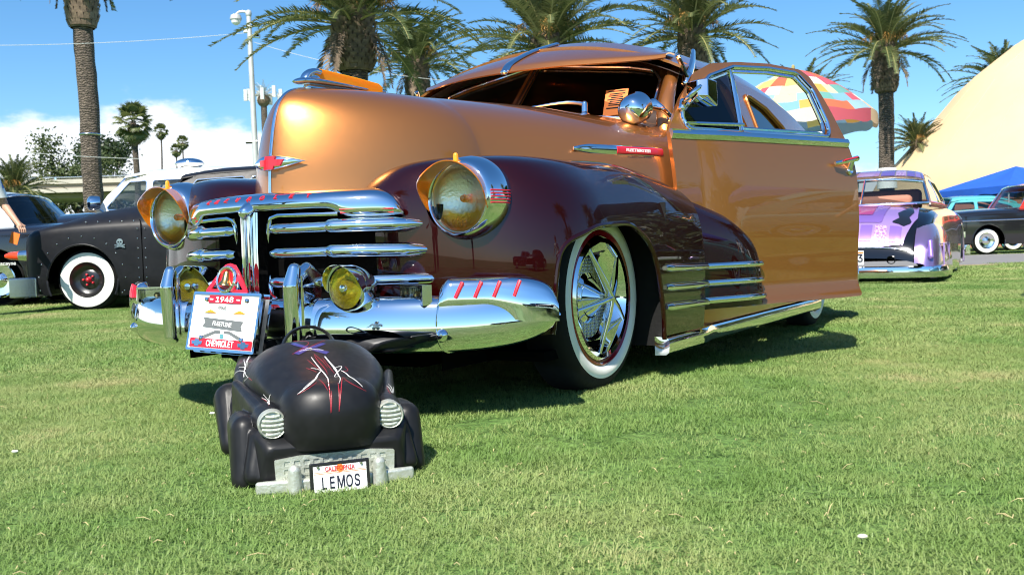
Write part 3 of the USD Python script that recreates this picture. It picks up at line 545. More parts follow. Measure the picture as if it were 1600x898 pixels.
for sg in (1, -1):
    f_ = (lambda m: m) if sg > 0 else mir
    # overlapping wing end with its raised block
    pts = []
    for y in np.linspace(.655, .935, 30):
        t = np.array([-.34 * 2.6 * (abs(y) / .94) ** 1.6 / .94, 1.0]); nrm = np.array([1.0, -t[0]]); nrm /= np.linalg.norm(nrm)
        u = (y - .655) / .28; top = .392 + .060 * (min(1, u / .10) ** .5) * max(1 - max(0, (u - .62) / .38) ** 2.6, 0) ** .5
        pr = [(-.055, .372), (-.055, top - .006), (-.045, top), (-.026, top - .004), (-.014, top - .018), (-.007, .378 + .2 * (top - .39)), (-.012, .352)]
        bl = float(np.clip((u - .40) / .40, 0, 1)); bl = bl * bl * (3 - 2 * bl); pr = [(d + bl * (.0, .0, .002, .006, .010, .014, .020)[i], z - bl * (.0, 0, 0, 0, 0, .008, .030)[i]) for i, (d, z) in enumerate(pr)]; pts.append([(XB(y) + d * nrm[0], y + d * nrm[1], z) for d, z in spl(np.array(pr), 18, lin=True)])
    w = obj('bumper_wing', f_(thicken(gridmesh(np.array(pts)), .002)), M['chrome'], bumper, smooth=40)
    for (y0, y1) in ((.698, .712), (.745, .757), (.789, .800), (.835, .845)):
        a, b = np.array([XB(y0) - .009, y0, .394]), np.array([XB(y1) - .019, y1, .438]); nn = np.array([.75, .55, .25]); 
        obj('wing_stripe', f_(sweep(np.array([a + nn * .006, (a + b) / 2 + nn * .008, b + nn * .006]), circ(8, .006, .005))), M['red'], w)
    yb = .668; obj('bumper_bolt', f_(lathe([(.006, 0), (.003, .010), (-.006, .017), (-.012, .018)], 20, 'x', (XB(yb) + .012, yb, .293))), M['chrome'], bumper)
    pth = np.array([(XB(.66) + d + .002, .655, z) for d, z in spl(bprof(.66), 20)]); obj('bumper_seam', f_(tube(pth, .0025, 6)), M['chrome2'], bumper)
    g_ = hull([(.885, .266, .30), (.884, .268, .47), (.855, .272, .492), (.815, .276, .470), (.825, .276, .34)], [.021, .021, .017, .014, .017], 22)
    g2 = hull([(.908, .264, .285), (.912, .266, .44), (.900, .268, .489)], [.024, .026, .019], 24)
    obj('overrider', f_(cat(g_, g2)), M['chrome'], bumper, smooth=55)
    # fog lamp with hood
    fl = lambda m: f_(mv(m, (0, .415, .432))) if sg > 0 else mv(m, (-.035, -.245, .440))
    fg = obj('fog_lamp', fl(lathe([(.845, .056), (.852, .059), (.850, .064), (.835, .067), (.80, .062), (.765, .045), (.745, .02), (.742, 0)], 48)), M['chrome'], car)
    obj('fog_reflector', fl(lathe([(.84, .057), (.82, .052), (.80, .035), (.79, .012), (.789, 0)], 36)), M['chrome2'], fg)
    obj('fog_lens', fl(lathe([(.846, .0575), (.853, .045), (.857, .025), (.858, 0)], 40)), M['yellow'], fg)
    obj('fog_button', fl(lathe([(.857, .013), (.866, .010), (.868, 0)], 20)), M['chrome'], fg)
    rows = [[(.838 + (.012 + .042 * max(math.cos(r * .9), 0) ** .7) * u, (.066 + .004 * u) * math.sin(r), (.066 + .002 * u) * math.cos(r)) for u in np.linspace(0, 1, 6)] for r in np.radians(np.linspace(-100, 100, 34))]
    obj('fog_visor', fl(thicken(gridmesh(np.array(rows)), .002)), M['chrome'], fg)
    obj('fog_stem', fl(tube(np.array([(.80, 0, -.05), (.79, 0, -.09)]), .012, 8)), M['chrome'], fg)
    # parking lamp
    pc = np.array([.715, .56, .406]); rz = -28
    F_ = lambda m: f_(mv(rot(m, rz * -1 * -1, (0, 0, 1)), pc))
    pl = obj('parking_lamp', F_(cat(box((0, 0, .026), (.03, .155, .006)), box((0, 0, -.026), (.03, .155, .006)), box((0, .074, 0), (.03, .006, .05)), box((0, -.074, 0), (.03, .006, .05)), box((-.014, 0, 0), (.004, .15, .05)))), M['chrome2'], car)
    obj('parking_lens', F_(rbox((.004, .010, 0), (.012, .115, .040), .004)), pmat_cached2('smoky'), pl) if False else obj('parking_lens', F_(rbox((.004, .008, 0), (.012, .118, .042), .004)), M['lens'], pl)
    obj('parking_bulb', F_(hull([(-.008, .01, 0), (0, .01, 0)], .011, 10)), M['brass'], pl)
# ---- grille
XG = lambda y: .80 - .25 * (abs(y) / .56) ** 2.2
def gpath(y0, y1, z0, z1, n=24, off=0.0): return np.array([(XG(y) + off, y, z) for y, z in zip(np.linspace(y0, y1, n), np.linspace(z0, z1, n))])
bk = np.array([[(XG(y) - .085, y, z) for z in np.linspace(.30, .70, 6)] for y in np.linspace(-.485, .485, 40)])
gr_ = obj('grille', gridmesh(bk), M['black'], car)
def ends(n, a, b): t = np.linspace(0, 1, n); return np.clip(np.minimum(a + t * 9, b + (1 - t) * 9 if b < 1 else 9), 0, 1) ** .5
for sg in (1, -1):
    f_ = (lambda m: m) if sg > 0 else mir
    for z, ytip, zt in ((.612, .515, .614), (.538, .545, .535)):
        p = gpath(.078, .285, z, z, 18); obj('grille_bar', f_(sweep(p, circ(14, .022, .0185), np.r_[.6, .85, np.ones(16)])), M['chrome'], gr_)
        p = gpath(.268, ytip, z + .002, zt, 30, .006); k = np.ones(30); k[:2] = (.75, .95); k[-9:] = np.linspace(1, .12, 9) ** .55
        obj('grille_bar', f_(sweep(p, circ(14, .026, .0235), k)), M['chrome'], gr_)
    p = gpath(.072, .285, .449, .449, 18); obj('grille_bar', f_(sweep(p, circ(14, .024, .020), np.r_[.6, .85, np.ones(16)])), M['chrome'], gr_)
    p = spl([(XG(y) + .006, y, .449 - .004 * (y - .27)) for y in np.linspace(.27, .56, 14)] + [(.515, .60, .447), (.45, .655, .444)], 36); k = np.ones(36); k[-10:] = np.linspace(1, .3, 10) ** .6
    obj('grille_bar', f_(sweep(p, circ(14, .024, .0195), k)), M['chrome'], gr_)
    p = gpath(.05, .50, .392, .390, 24, .012); obj('grille_sill', f_(sweep(p, circ(10, .03, .010))), M['chrome'], gr_)
    fr_ = np.vstack([gpath(.30, .11, .650, .652, 12, .005), np.array([(XG(.085) + .005, .083, .645), (XG(.075) + .005, .073, .625)]), [(XG(.07) + .005, .070, z) for z in np.linspace(.60, .44, 6)], [(XG(.075) + .005, .076, .41), (XG(.1) + .005, .10, .395)]])
    obj('grille_frame', f_(tube(fr_, .0075, 8)), M['chrome'], gr_)
    for k in range(2): obj('cap_stripe', f_(tube(gpath(.315, .452 - k * .002, .6625 - k * .010, .6605 - k * .010, 14, .0225 - k * .004), .0030, 6)), M['red'], gr_)
    # letters
# cap over the grille, one shell from side to side
cps = []
for y in np.linspace(-.464, .464, 81):
    u = abs(y) / .464; k = max(1 - max(0, (u - .80) / .20) ** 2.4, 0) ** .5; n_ = np.array([1.0, .98 * (abs(y) / .56) ** 1.2 * np.sign(y)]); n_ /= np.linalg.norm(n_)
    low = .672 - .030 * (1 / (1 + math.exp(-(abs(y) - .30) * 90)))
    pr = np.array([(-.15, .722), (-.10, .728), (-.04, .727), (-.005, .718), (.014, .702), (.020, .685), (.018, low + .004), (.008, low - .004), (-.02, low)])
    pr[:, 1] = low + (pr[:, 1] - low) * (.25 + .75 * k); pr[:, 0] = pr[:, 0] * 1.0 - (1 - k) * .015
    cps.append([(XG(y) + d * n_[0], y + d * n_[1], z) for d, z in spl(pr, 26)])
cap = obj('grille_cap', gridmesh(np.array(cps)), M['chrome'], gr_, smooth=50)
word = 'CHEVROLET'; ys = np.linspace(-.215, .215, 9)
for ch, y in zip(word, ys):
    n_ = np.array([1.0, .98 * (abs(y) / .56) ** 1.2 * np.sign(y), 0]); n_ /= np.linalg.norm(n_); ex = np.array([-n_[1], n_[0], 0]); ey = np.cross(n_, ex); ey = np.array([-n_[0] * .80, -n_[1] * .80, .60])
    o = np.array([XG(y), y, 0]) + n_ * .0135 + [0, 0, .7005]; obj('cap_letter', text(ch, .018, o, ex, ey / np.linalg.norm(ey), .005), M['red'], gr_)
obj('grille_post', cat(sweep(np.array([(.802, 0, .665), (.806, 0, .55), (.808, 0, .40), (.805, 0, .36)]), np.array([(-.034, -.03), (-.034, .008), (-.02, .016), (.02, .016), (.034, .008), (.034, -.03)])[:, ::1]), ), M['chrome'], gr_, smooth=30)
for sg in (1, -1): obj('post_flute', tube(np.array([(.828, sg * .013, .655), (.828, sg * .013, .37)]), .006, 8), M['chrome'], gr_)
obj('post_head', hull([(.80, 0, .675), (.826, 0, .665)], [.03, .022], 16), M['chrome'], gr_)
obj('front_apron', gridmesh(np.array([[(XB(y) - .12, y, z) for z in (.23, .40)] for y in np.linspace(-.6, .6, 12)])), M['black'], car)
# ---- hood emblem: winged bar and bow tie
def slice_pt(ph, z, off=0.0):
    k = np.argmin(abs(_hs[0][:, 1] - z)); a = hood_nose(abs(ph), k); b = hood_nose(abs(ph) + .02, k); t = b - a; n_ = np.array([t[1], -t[0], 0]); n_ /= np.linalg.norm(n_); p = a + n_ * off; p[2] = z; p[1] *= (1 if ph >= 0 else -1); return p
_wa = np.sign(np.linspace(-1, 1, 41)) * (abs(np.linspace(-1, 1, 41)) * .30 ** (2 / 1.45)) ** (1.45 / 2) * 1.2; wing = np.array([slice_pt(ph, .823 + .012 * abs(ph), .012) for ph in _wa]); wing = spl(wing, 41)
hw = np.clip(1 - (abs(np.linspace(-1, 1, 41))) ** 1.6, .03, 1)
em = obj('hood_emblem', sweep(wing, circ(12, .009, .024), np.c_[hw ** .5, hw]), M['chrome'], car)
bow = np.array([(-.052, .010), (-.020, .010), (-.020, .021), (.020, .021), (.020, .010), (.052, .010), (.044, -.010), (.020, -.010), (.020, -.021), (-.020, -.021), (-.020, -.010), (-.044, -.010)])
bm = poly_ext(bow + np.c_[bow[:, 1] * .25, np.zeros(12)], .006); bm = bm.subdivide().subdivide(); v = np.array(bm.vertices); v[:, 0] = v[:, 0] * .85 + .014; xw = np.interp(v[:, 0], wing[:, 1], wing[:, 0]); obj('bow_tie', tm(np.c_[xw + .008 + v[:, 2], v[:, 0], .823 + v[:, 1]], bm.faces), M['red'], em)
# ---- hood ornament
sp = spl([(.595, 0, 1.098), (.55, 0, 1.106), (.45, 0, 1.112), (.30, 0, 1.115), (.12, 0, 1.124)], 30)
kk = np.c_[np.interp(np.linspace(0, 1, 30), [0, .05, .15, .5, 1], [.2, .8, 1, .9, .15]), np.interp(np.linspace(0, 1, 30), [0, .05, .2, 1], [.25, .8, 1, .3])]
orn = obj('hood_ornament', cat(sweep(sp, circ(16, .030, .014), kk), hull([(.53, 0, 1.085), (.30, 0, 1.10)], [.016, .006], 14), sweep(spl([(.548, 0, 1.100), (.535, 0, 1.128), (.505, 0, 1.143), (.48, 0, 1.143)], 12), circ(14, .022, .012), np.linspace(.8, 1, 12)), hull([(.535, 0, 1.112), (.50, 0, 1.118), (.47, 0, 1.118)], [.012, .020, .012], 14)), M['chrome'], car, smooth=50)
fin = Polygon([(.515, 1.118), (.487, 1.154), (.30, 1.150), (.175, 1.145), (.152, 1.134), (.155, 1.112), (.34, 1.112)]).buffer(-.004).buffer(.004)
fn = poly_ext(fin, .030); obj('ornament_fin', map_axes(fn, (0, .015, 0), (1, 0, 0), (0, 0, 1), (0, -1, 0)), M['ambersolid'], orn, smooth=30)
# ---- spot lamps on the windscreen posts
for sg in (1, -1):
    f_ = (lambda m: m) if sg > 0 else mir
    sh = lathe([(.062, .0), (.058, .030), (.045, .058), (.02, .071), (-.015, .074), (-.045, .071), (-.052, .074), (-.060, .072), (-.062, .0)], 48); sh = rot(rot(sh, 22, (0, 1, 0)), -12, (0, 0, 1))
    arm = cat(tube(spl([(-.74, .665, 1.098), (-.775, .71, 1.105), (-.80, .735, 1.085), (-.83, .745, 1.062)], 14), .011, 10), hull([(-.735, .675, 1.112), (-.765, .695, 1.128), (-.79, .72, 1.10)], .015, 12), hull([(-.83, .745, 1.06), (-.855, .735, 1.05)], .02, 12))
    so = obj('spot_lamp', f_(cat(mv(scl(sh, .86), (-.70, .632, 1.082)), mv(arm, (0, 0, -.012)))), M['chrome'], car, smooth=50)
# ---- plaque, badge and frames hung in front of the grille
pc = np.array([.955, .032, .338]); lean = math.radians(14); ey = np.array([-math.sin(lean), 0, math.cos(lean)]); ex = np.array([0, 1.0, 0]) * 1; ex = np.array([0, math.cos(math.radians(-1.5)), math.sin(math.radians(-1.5))]); ez = np.cross(ex, ey)
def PL(m): return map_axes(m, pc, ex, ey, ez)
def flat(x0, y0, x1, y1, z, d=.002): return PL(box(((x0 + x1) / 2, (y0 + y1) / 2, z + d / 2), (x1 - x0, y1 - y0, d)))
def ring_frame(w, h, t, d, z): return PL(mv(poly_ext(Polygon([(-w, -h), (w, -h), (w, h), (-w, h)]).buffer(.006), d, None) if False else poly_ext(Polygon([(-w, -h), (w, -h), (w, h), (-w, h)]).buffer(.006).difference(Polygon([(-w + t, -h + t), (w - t, -h + t), (w - t, h - t), (-w + t, h - t)])), d), (0, 0, z)))
pq = obj('show_plaque', flat(-.138, -.083, .138, .083, 0, .004), M['white'], car)
obj('plaque_frame', ring_frame(.138, .083, .002, .010, -.002), M['chrome'], pq)
obj('plaque_frame', ring_frame(.140, .086, .010, .010, -.034), M['chrome'], pq); obj('plaque_backing', flat(-.135, -.082, .135, .082, -.030, .004), M['blackpaint'], pq)
obj('plaque_band', flat(-.075, .056, .062, .079, .005), M['red'], pq); obj('plaque_band', flat(-.131, -.079, .131, -.052, .005), M['red'], pq)
def ptext(s, h, x, y, mat, width=None, z=.0075, name='plaque_lettering'): obj(name, PL(text(s, h, (x, y, z), (1, 0, 0), (0, 1, 0), .001, width=width)), mat, pq)
ptext('1948', .0155, -.006, .0595, M['white'], .075); ptext('CHEVROLET', .018, .0, -.074, M['white'], .115)
for x in (-.062, .052): obj('plaque_dash', flat(x - .007, .065, x + .007, .069, .0075, .001), M['white'], pq)
for x in (-.098, .098): obj('plaque_bow_tie', PL(mv(poly_ext(bow * [.46, .5], .0015), (x, -.0655, .0075))), M['chrome2'], pq)
bn = [(-.088, .012), (.082, .004), (.074, -.010), (.082, -.025), (-.088, -.017), (-.078, -.003)]; obj('plaque_banner', PL(mv(poly_ext(bn, .0012), (0, 0, .0045))), M['grey'], pq)
obj('plaque_lettering', PL(text('FLEETLINE', .012, (-.003, -.0125, .0062), (1, -.045, 0), (.045, 1, 0), .001, width=.080)), M['white'], pq)
for s in (1, -1):
    b2 = [(s * .008, -.026), (s * .03, -.026), (s * .088, -.046), (s * .075, -.045), (s * .078, -.053), (s * .028, -.034), (s * .008, -.034)]; obj('plaque_ribbon', PL(mv(poly_ext(b2, .0012), (0, 0, .0045))), M['grey'], pq)
obj('plaque_mark', flat(-.007, -.050, .007, -.037, .0045, .001), pmat('plaque_teal', (.08, .25, .28), .5), pq)
for i, (x, y, w) in enumerate(((-.012, .045, .04), (.02, .047, .012))): ptext('Proud'[:5] if i == 0 else '', .010, x, y - .007, M['grey'], .032) if i == 0 else None
for sx_ in (-1, 1):
    obj('plaque_hill', PL(mv(poly_ext([(sx_ * .062 - .026, .026), (sx_ * .062 - .012, .032), (sx_ * .062, .036), (sx_ * .062 + .014, .031), (sx_ * .062 + .026, .026)], .001), (0, 0, .0045))), pmat_hill if False else M['ambersolid'], pq)
for x, t in ((-.058, 'Originals'), (.0, 'Ventura'), (.058, 'CA 93')): pass
obj('plaque_rule', flat(-.088, .0245, .082, .0252, .0045, .0006), M['grey'], pq); obj('plaque_rule', flat(-.029, .010, -.0285, .0245, .0045, .0006), M['grey'], pq)
for x in (-.085, .085):
    for y in (.066, -.050): obj('plaque_bolt', PL(lathe([(.012, 0), (.010, .006), (.004, .009), (.0045, .009)], 12, 'z', (x, y, 0))), M['chrome2'], pq)
bc = (-.012, .128)
tri = Polygon([(-.095, .088), (-.095, .094), (-.050, .150), (-.030, .170), (-.012, .174), (.006, .170), (.026, .150), (.071, .094), (.071, .088)]).buffer(.005).difference(Polygon([(-.08, .099), (-.048, .099), (-.048, .132)])).difference(Polygon([(.056, .099), (.024, .099), (.024, .132)]))
obj('badge_plate', PL(mv(poly_ext(tri, .005), (0, 0, -.004))), M['red'], pq)
obj('badge_ring', PL(mv(lathe([(0, .030), (.010, .032), (.012, .037), (.008, .042), (0, .043)], 40, 'z'), (bc[0], bc[1], .001))), M['chrome'], pq)
obj('badge_rim', PL(cat([mv(trimesh.creation.icosphere(1, .0026), (bc[0] + .0375 * math.cos(a), bc[1] + .0375 * math.sin(a), .0125)) for a in np.arange(26) * 2 * np.pi / 26])), M['chrome2'], pq)
obj('badge_bell', PL(mv(rot(lathe([(.026, 0), (.022, .008), (.010, .011), (-.006, .014), (-.016, .021), (-.020, .022), (-.020, 0)], 20, 'z'), -90, (1, 0, 0)), (bc[0], bc[1] + .0, .008))), M['brass'], pq)
# ---- show card on the dashboard: a loose thing
cardc = np.array([-.905, .45, 1.165]); cw = Gf.Matrix4d(1.0)
def C2W(p): c, s = math.cos(CAR_RZ), math.sin(CAR_RZ); p = np.asarray(p, float); return np.stack([CAR_O[0] + p[..., 0] * c - p[..., 1] * s, CAR_O[1] + p[..., 0] * s + p[..., 1] * c, p[..., 2]], -1)
def to_w(m): return tm(C2W(np.array(m.vertices)), m.faces)
cd = thing('show_card', 'orange printed show card propped behind the gold car windscreen', 'card', tuple(C2W(cardc - [0, 0, .065])))
cex = C2W([-.10, .98, 0]) - C2W([0, 0, 0]); cex /= np.linalg.norm(cex); tl = C2W([-.45, 0, 1]) - C2W([0, 0, 0]); cey = tl / np.linalg.norm(tl); cey = cey - cex * (cey @ cex); cey /= np.linalg.norm(cey); cez = np.cross(cex, cey)
CM = lambda m: map_axes(m, (0, 0, 0), cex, cey, cez)
obj('card', CM(box((0, .065, 0), (.105, .13, .002))), M['orange'], cd)
for k in range(7): obj('print_line', CM(box((.0 + .004 * (-1) ** k, .108 - k * .0095, .002), (.072 - .008 * (k % 3), .0045, .001))), M['blackpaint'], cd)
obj('print_line', CM(box((0, .036, .002), (.08, .006, .001))), M['blackpaint'], cd); obj('print_line', CM(box((0, .121, .002), (.08, .004, .001))), M['blackpaint'], cd)
# ================================================================ the black toy pedal car (x forward, y its left)
TH = math.atan2(.141, .417); TOY_O = (-.417, 2.14, 0.0); TOY_RZ = math.atan2(-math.cos(TH), math.sin(TH))
M['toyblack'] = pmat('toy_black', (.009, .009, .010), .42, var=.25, vscale=25, rvar=.06, specular_ior_level=.30)
M['silver'] = pmat('silver_paint', (.52, .54, .47), .38, .55, var=.08, vscale=60, bump=.25, bscale=90)
toy = thing('toy_car', 'small black pinstriped toy pedal car with LEMOS plate on the grass', 'toy car', TOY_O, TOY_RZ)
TX = [-.06, -.16, -.30, -.36]
TS = [[(.118, .09), (.119, .125), (.118, .165), (.113, .198), (.095, .224), (.056, .239), (0, .243)],
      [(.140, .10), (.142, .14), (.145, .185), (.148, .222), (.118, .252), (.07, .268), (0, .273)],
      [(.185, .11), (.185, .16), (.176, .21), (.158, .25), (.125, .282), (.075, .301), (0, .307)],
      [(.19, .11), (.19, .16), (.18, .21), (.16, .252), (.126, .283), (.075, .301), (0, .307)]]
_ts = np.array([spl(np.array(s), 30) for s in TS]); _td = PchipInterpolator(np.linspace(0, 1, 7), [.088, .104, .108, .098, .074, .042, 0.0])(np.linspace(0, 1, 30))
txs = np.linspace(-.06, -.36, 24); _tr = np.stack([CubicSpline(-np.array(TX), _ts[:, k], bc_type='natural')(-txs) for k in range(30)], 1)
cols = []
for ph in np.linspace(0, np.pi / 2, 26)[:-1]:
    e = 2 / 2.3; c, s = math.cos(ph) ** e, math.sin(ph) ** e; cols.append([(-.06 + _td[k] * c, _ts[0][k, 0] * s, _ts[0][k, 1]) for k in range(30)])
for i, x in enumerate(txs): cols.append(np.c_[np.full(30, x), _tr[i]])
toy_hood = both(gridmesh(np.array(cols)))
def fuse(parts, ref=.012, it=12):
    """joins closed solids into one skin and softens the joints"""
    b = m3.Manifold()
    for p in parts: b = b + p
    b = b.refine_to_length(ref); k = b.to_mesh(); t = trimesh.Trimesh(k.vert_properties[:, :3], k.tri_verts, process=True); trimesh.smoothing.filter_taubin(t, lamb=.5, nu=.52, iterations=it); return t
def mh(pts, r, n=20): return m3.Manifold.batch_hull([m3.Manifold.sphere(float(q), n).translate(list(map(float, p))) for p, q in zip(pts, np.broadcast_to(r, (len(pts),)))])
def sym(pts): return [(x, s * y, z) for x, y, z in pts for s in (1, -1)]
body_parts = [mh(sym([(-.035, .178, .035), (-.06, .164, .112), (-.30, .186, .13), (-.78, .188, .05), (-.80, .15, .22), (-.50, .172, .22)]), .022),
              mh(sym([(-.012, .14, .092), (-.05, .158, .115), (-.05, .16, .05), (-.02, .15, .03)]), .020)]
for s in (1, -1):
    body_parts += [mh([(-.055, s * .134, .150), (-.10, s * .138, .150)], [.035, .040]), mh([(-.09, s * .136, .155), (-.34, s * .196, .205), (-.34, s * .19, .10), (-.10, s * .145, .10)], [.030, .012, .02, .03]),
                   mh([(-.105, s * .189, .128), (-.20, s * .192, .124), (-.075, s * .193, .02), (-.25, s * .192, .02)], [.036, .036, .034, .03]),
                   mh([(-.09, s * .145, .11), (-.24, s * .15, .13), (-.105, s * .188, .105), (-.21, s * .19, .100), (-.10, s * .18, .03), (-.24, s * .18, .03)], .032), mh([(-.30, s * .16, .10), (-.42, s * .17, .12), (-.50, s * .19, .09), (-.28, s * .18, .03), (-.5, s * .19, .03)], .025),
               mh([(-.55, s * .205, .14), (-.66, s * .205, .12), (-.46, s * .205, .03), (-.76, s * .205, .03)], [.045, .045, .035, .03])]
tb = fuse(body_parts)
cock = m3.Manifold.cube([.34, .25, .3], True).translate([-.53, 0, .25]); k = m3.Manifold(m3.Mesh(np.array(tb.vertices, np.float32), np.array(tb.faces, np.uint32)))
tb2 = man2tm(k - cock) if k.status() == m3.Error.NoError else tb
tbody = obj('body', tb2, M['toyblack'], toy, smooth=45)
obj('hood', thicken(toy_hood, -.004), M['toyblack'], toy, smooth=55)
obj('seat', cat(rbox((-.56, 0, .10), (.22, .22, .03), .012), rot(rbox((-.68, 0, .18), (.03, .22, .16), .012), -12, (0, 1, 0), (-.68, 0, .1))), M['toyblack'], toy)
swt = cat(lathe([(.0, .066), (.005, .071), (0, .076), (-.005, .071), (0, .066)], 40), tube(np.array([(0, -.07, 0), (.006, 0, 0), (0, .07, 0)]), .005, 6), tube(np.array([(0, 0, -.07), (.006, 0, 0)]), .005, 6))
obj('steering_wheel', cat(mv(rot(swt, -30, (0, 1, 0)), (-.43, 0, .272)), tube(np.array([(-.43, 0, .272), (-.33, 0, .21)]), .008, 8)), M['blackpaint'], toy)
for s in (1, -1):
    c = (-.024, s * .134, .150)
    lm = obj('headlight', mv(lathe([(-.02, .033), (.008, .033), (.012, .030), (.010, .0275), (.006, .0265), (.008, .015), (.009, 0)], 36), c), M['silver'], toy, smooth=40)
    for k in range(5):
        z = -.020 + k * .010; w = math.sqrt(.0255 ** 2 - z * z); obj('lamp_rib', mv(sweep(np.array([(.0085 + .0015 * (1 - (t / w) ** 2), t, z - .0025 * (1 - (t / w) ** 2)) for t in np.linspace(-w, w, 9)]), circ(8, .0034, .0042)), c), M['silver'], lm)
    obj('overrider', hull([(.032, s * .095, .005), (.034, s * .095, .052)], [.019, .014], 18), M['silver'], toy)
    obj('pedal_wheel', lathe([(-.02, .03), (-.02, .07), (.02, .07), (.02, .03)], 32, 'y', (-.12, s * .15, .066)), M['rubber'], toy); obj('pedal_wheel', lathe([(-.02, .03), (-.02, .07), (.02, .07), (.02, .03)], 32, 'y', (-.62, s * .15, .066)), M['rubber'], toy)
# grille with pressed squares
gp = Polygon([(-.133, .012), (.133, .012), (.136, .074), (.08, .080), (-.08, .080), (-.136, .074)]).buffer(-.004).buffer(.004)
cells = [(x, z) for z in (.064, .046, .030) for x in np.linspace(-.108, .108, 11)]
gpl = gp
for x, z in cells:
    gpl = gpl.difference(shapely.box(x - .0068, z - .0052, x + .0068, z + .0052))
to_front = lambda m, x0: map_axes(m, (x0, 0, 0), (0, 1, 0), (0, 0, 1), (1, 0, 0))
tg = obj('grille', cat(to_front(poly_ext(gpl, .0035), .0075), to_front(poly_ext(gp, .012), -.0035)), M['silver'], toy, smooth=20)
obj('bumper', hull([(.016, -.172, .008), (.028, -.10, .008), (.028, .10, .008), (.016, .172, .008), (.016, -.172, .024), (.028, -.10, .024), (.028, .10, .024), (.016, .172, .024)], .007, 14), M['silver'], toy)
# number plate
PLT = lambda m: map_axes(m, (.052, .003, .027), (0, 1, .012), (-.10, -.012, .995), (.995, 0, .10))
pt = obj('number_plate', PLT(rbox((0, 0, 0), (.134, .082, .006), .0028)), M['blackpaint'], toy)
M['ink'] = pmat('plate_ink', (.012, .013, .03), .5)
obj('plate_face', PLT(box((0, .002, .0035), (.118, .062, .001))), M['white'], pt)
obj('plate_sun', PLT(mv(poly_ext(Point(0, .026).buffer(.0085), .0006), (0, 0, .0041))), M['orange'], pt)
obj('plate_band', PLT(box((0, .0165, .0043), (.116, .0012, .0005))), M['orange'], pt); obj('plate_band', PLT(box((0, .0195, .0043), (.116, .0010, .0005))), M['orange'], pt)
obj('plate_lettering', PLT(text('CALIFORNIA', .0095, (0, .0215, .0047), (1, 0, 0), (0, 1, 0), .0005, width=.066)), M['red'], pt)
for ch, x in zip('LEMOS', (-.036, -.0185, .001, .0195, .037)):
    tt = meshkit.text_mesh(ch, .026, .0006, True); v = np.array(tt.vertices); v[:, 0] = (v[:, 0] - (v[:, 0].max() + v[:, 0].min()) / 2) * .62 + x; v[:, 1] += -.0175; v[:, 2] += .0042; obj('plate_letter', PLT(tm(v, tt.faces)), M['ink'], pt)
for x in (-.048, .048): obj('plate_screw', PLT(lathe([(.004, 0), (.004, .003), (.002, .004)], 12, 'z', (x, .031, .003))), M['chrome2'], pt)
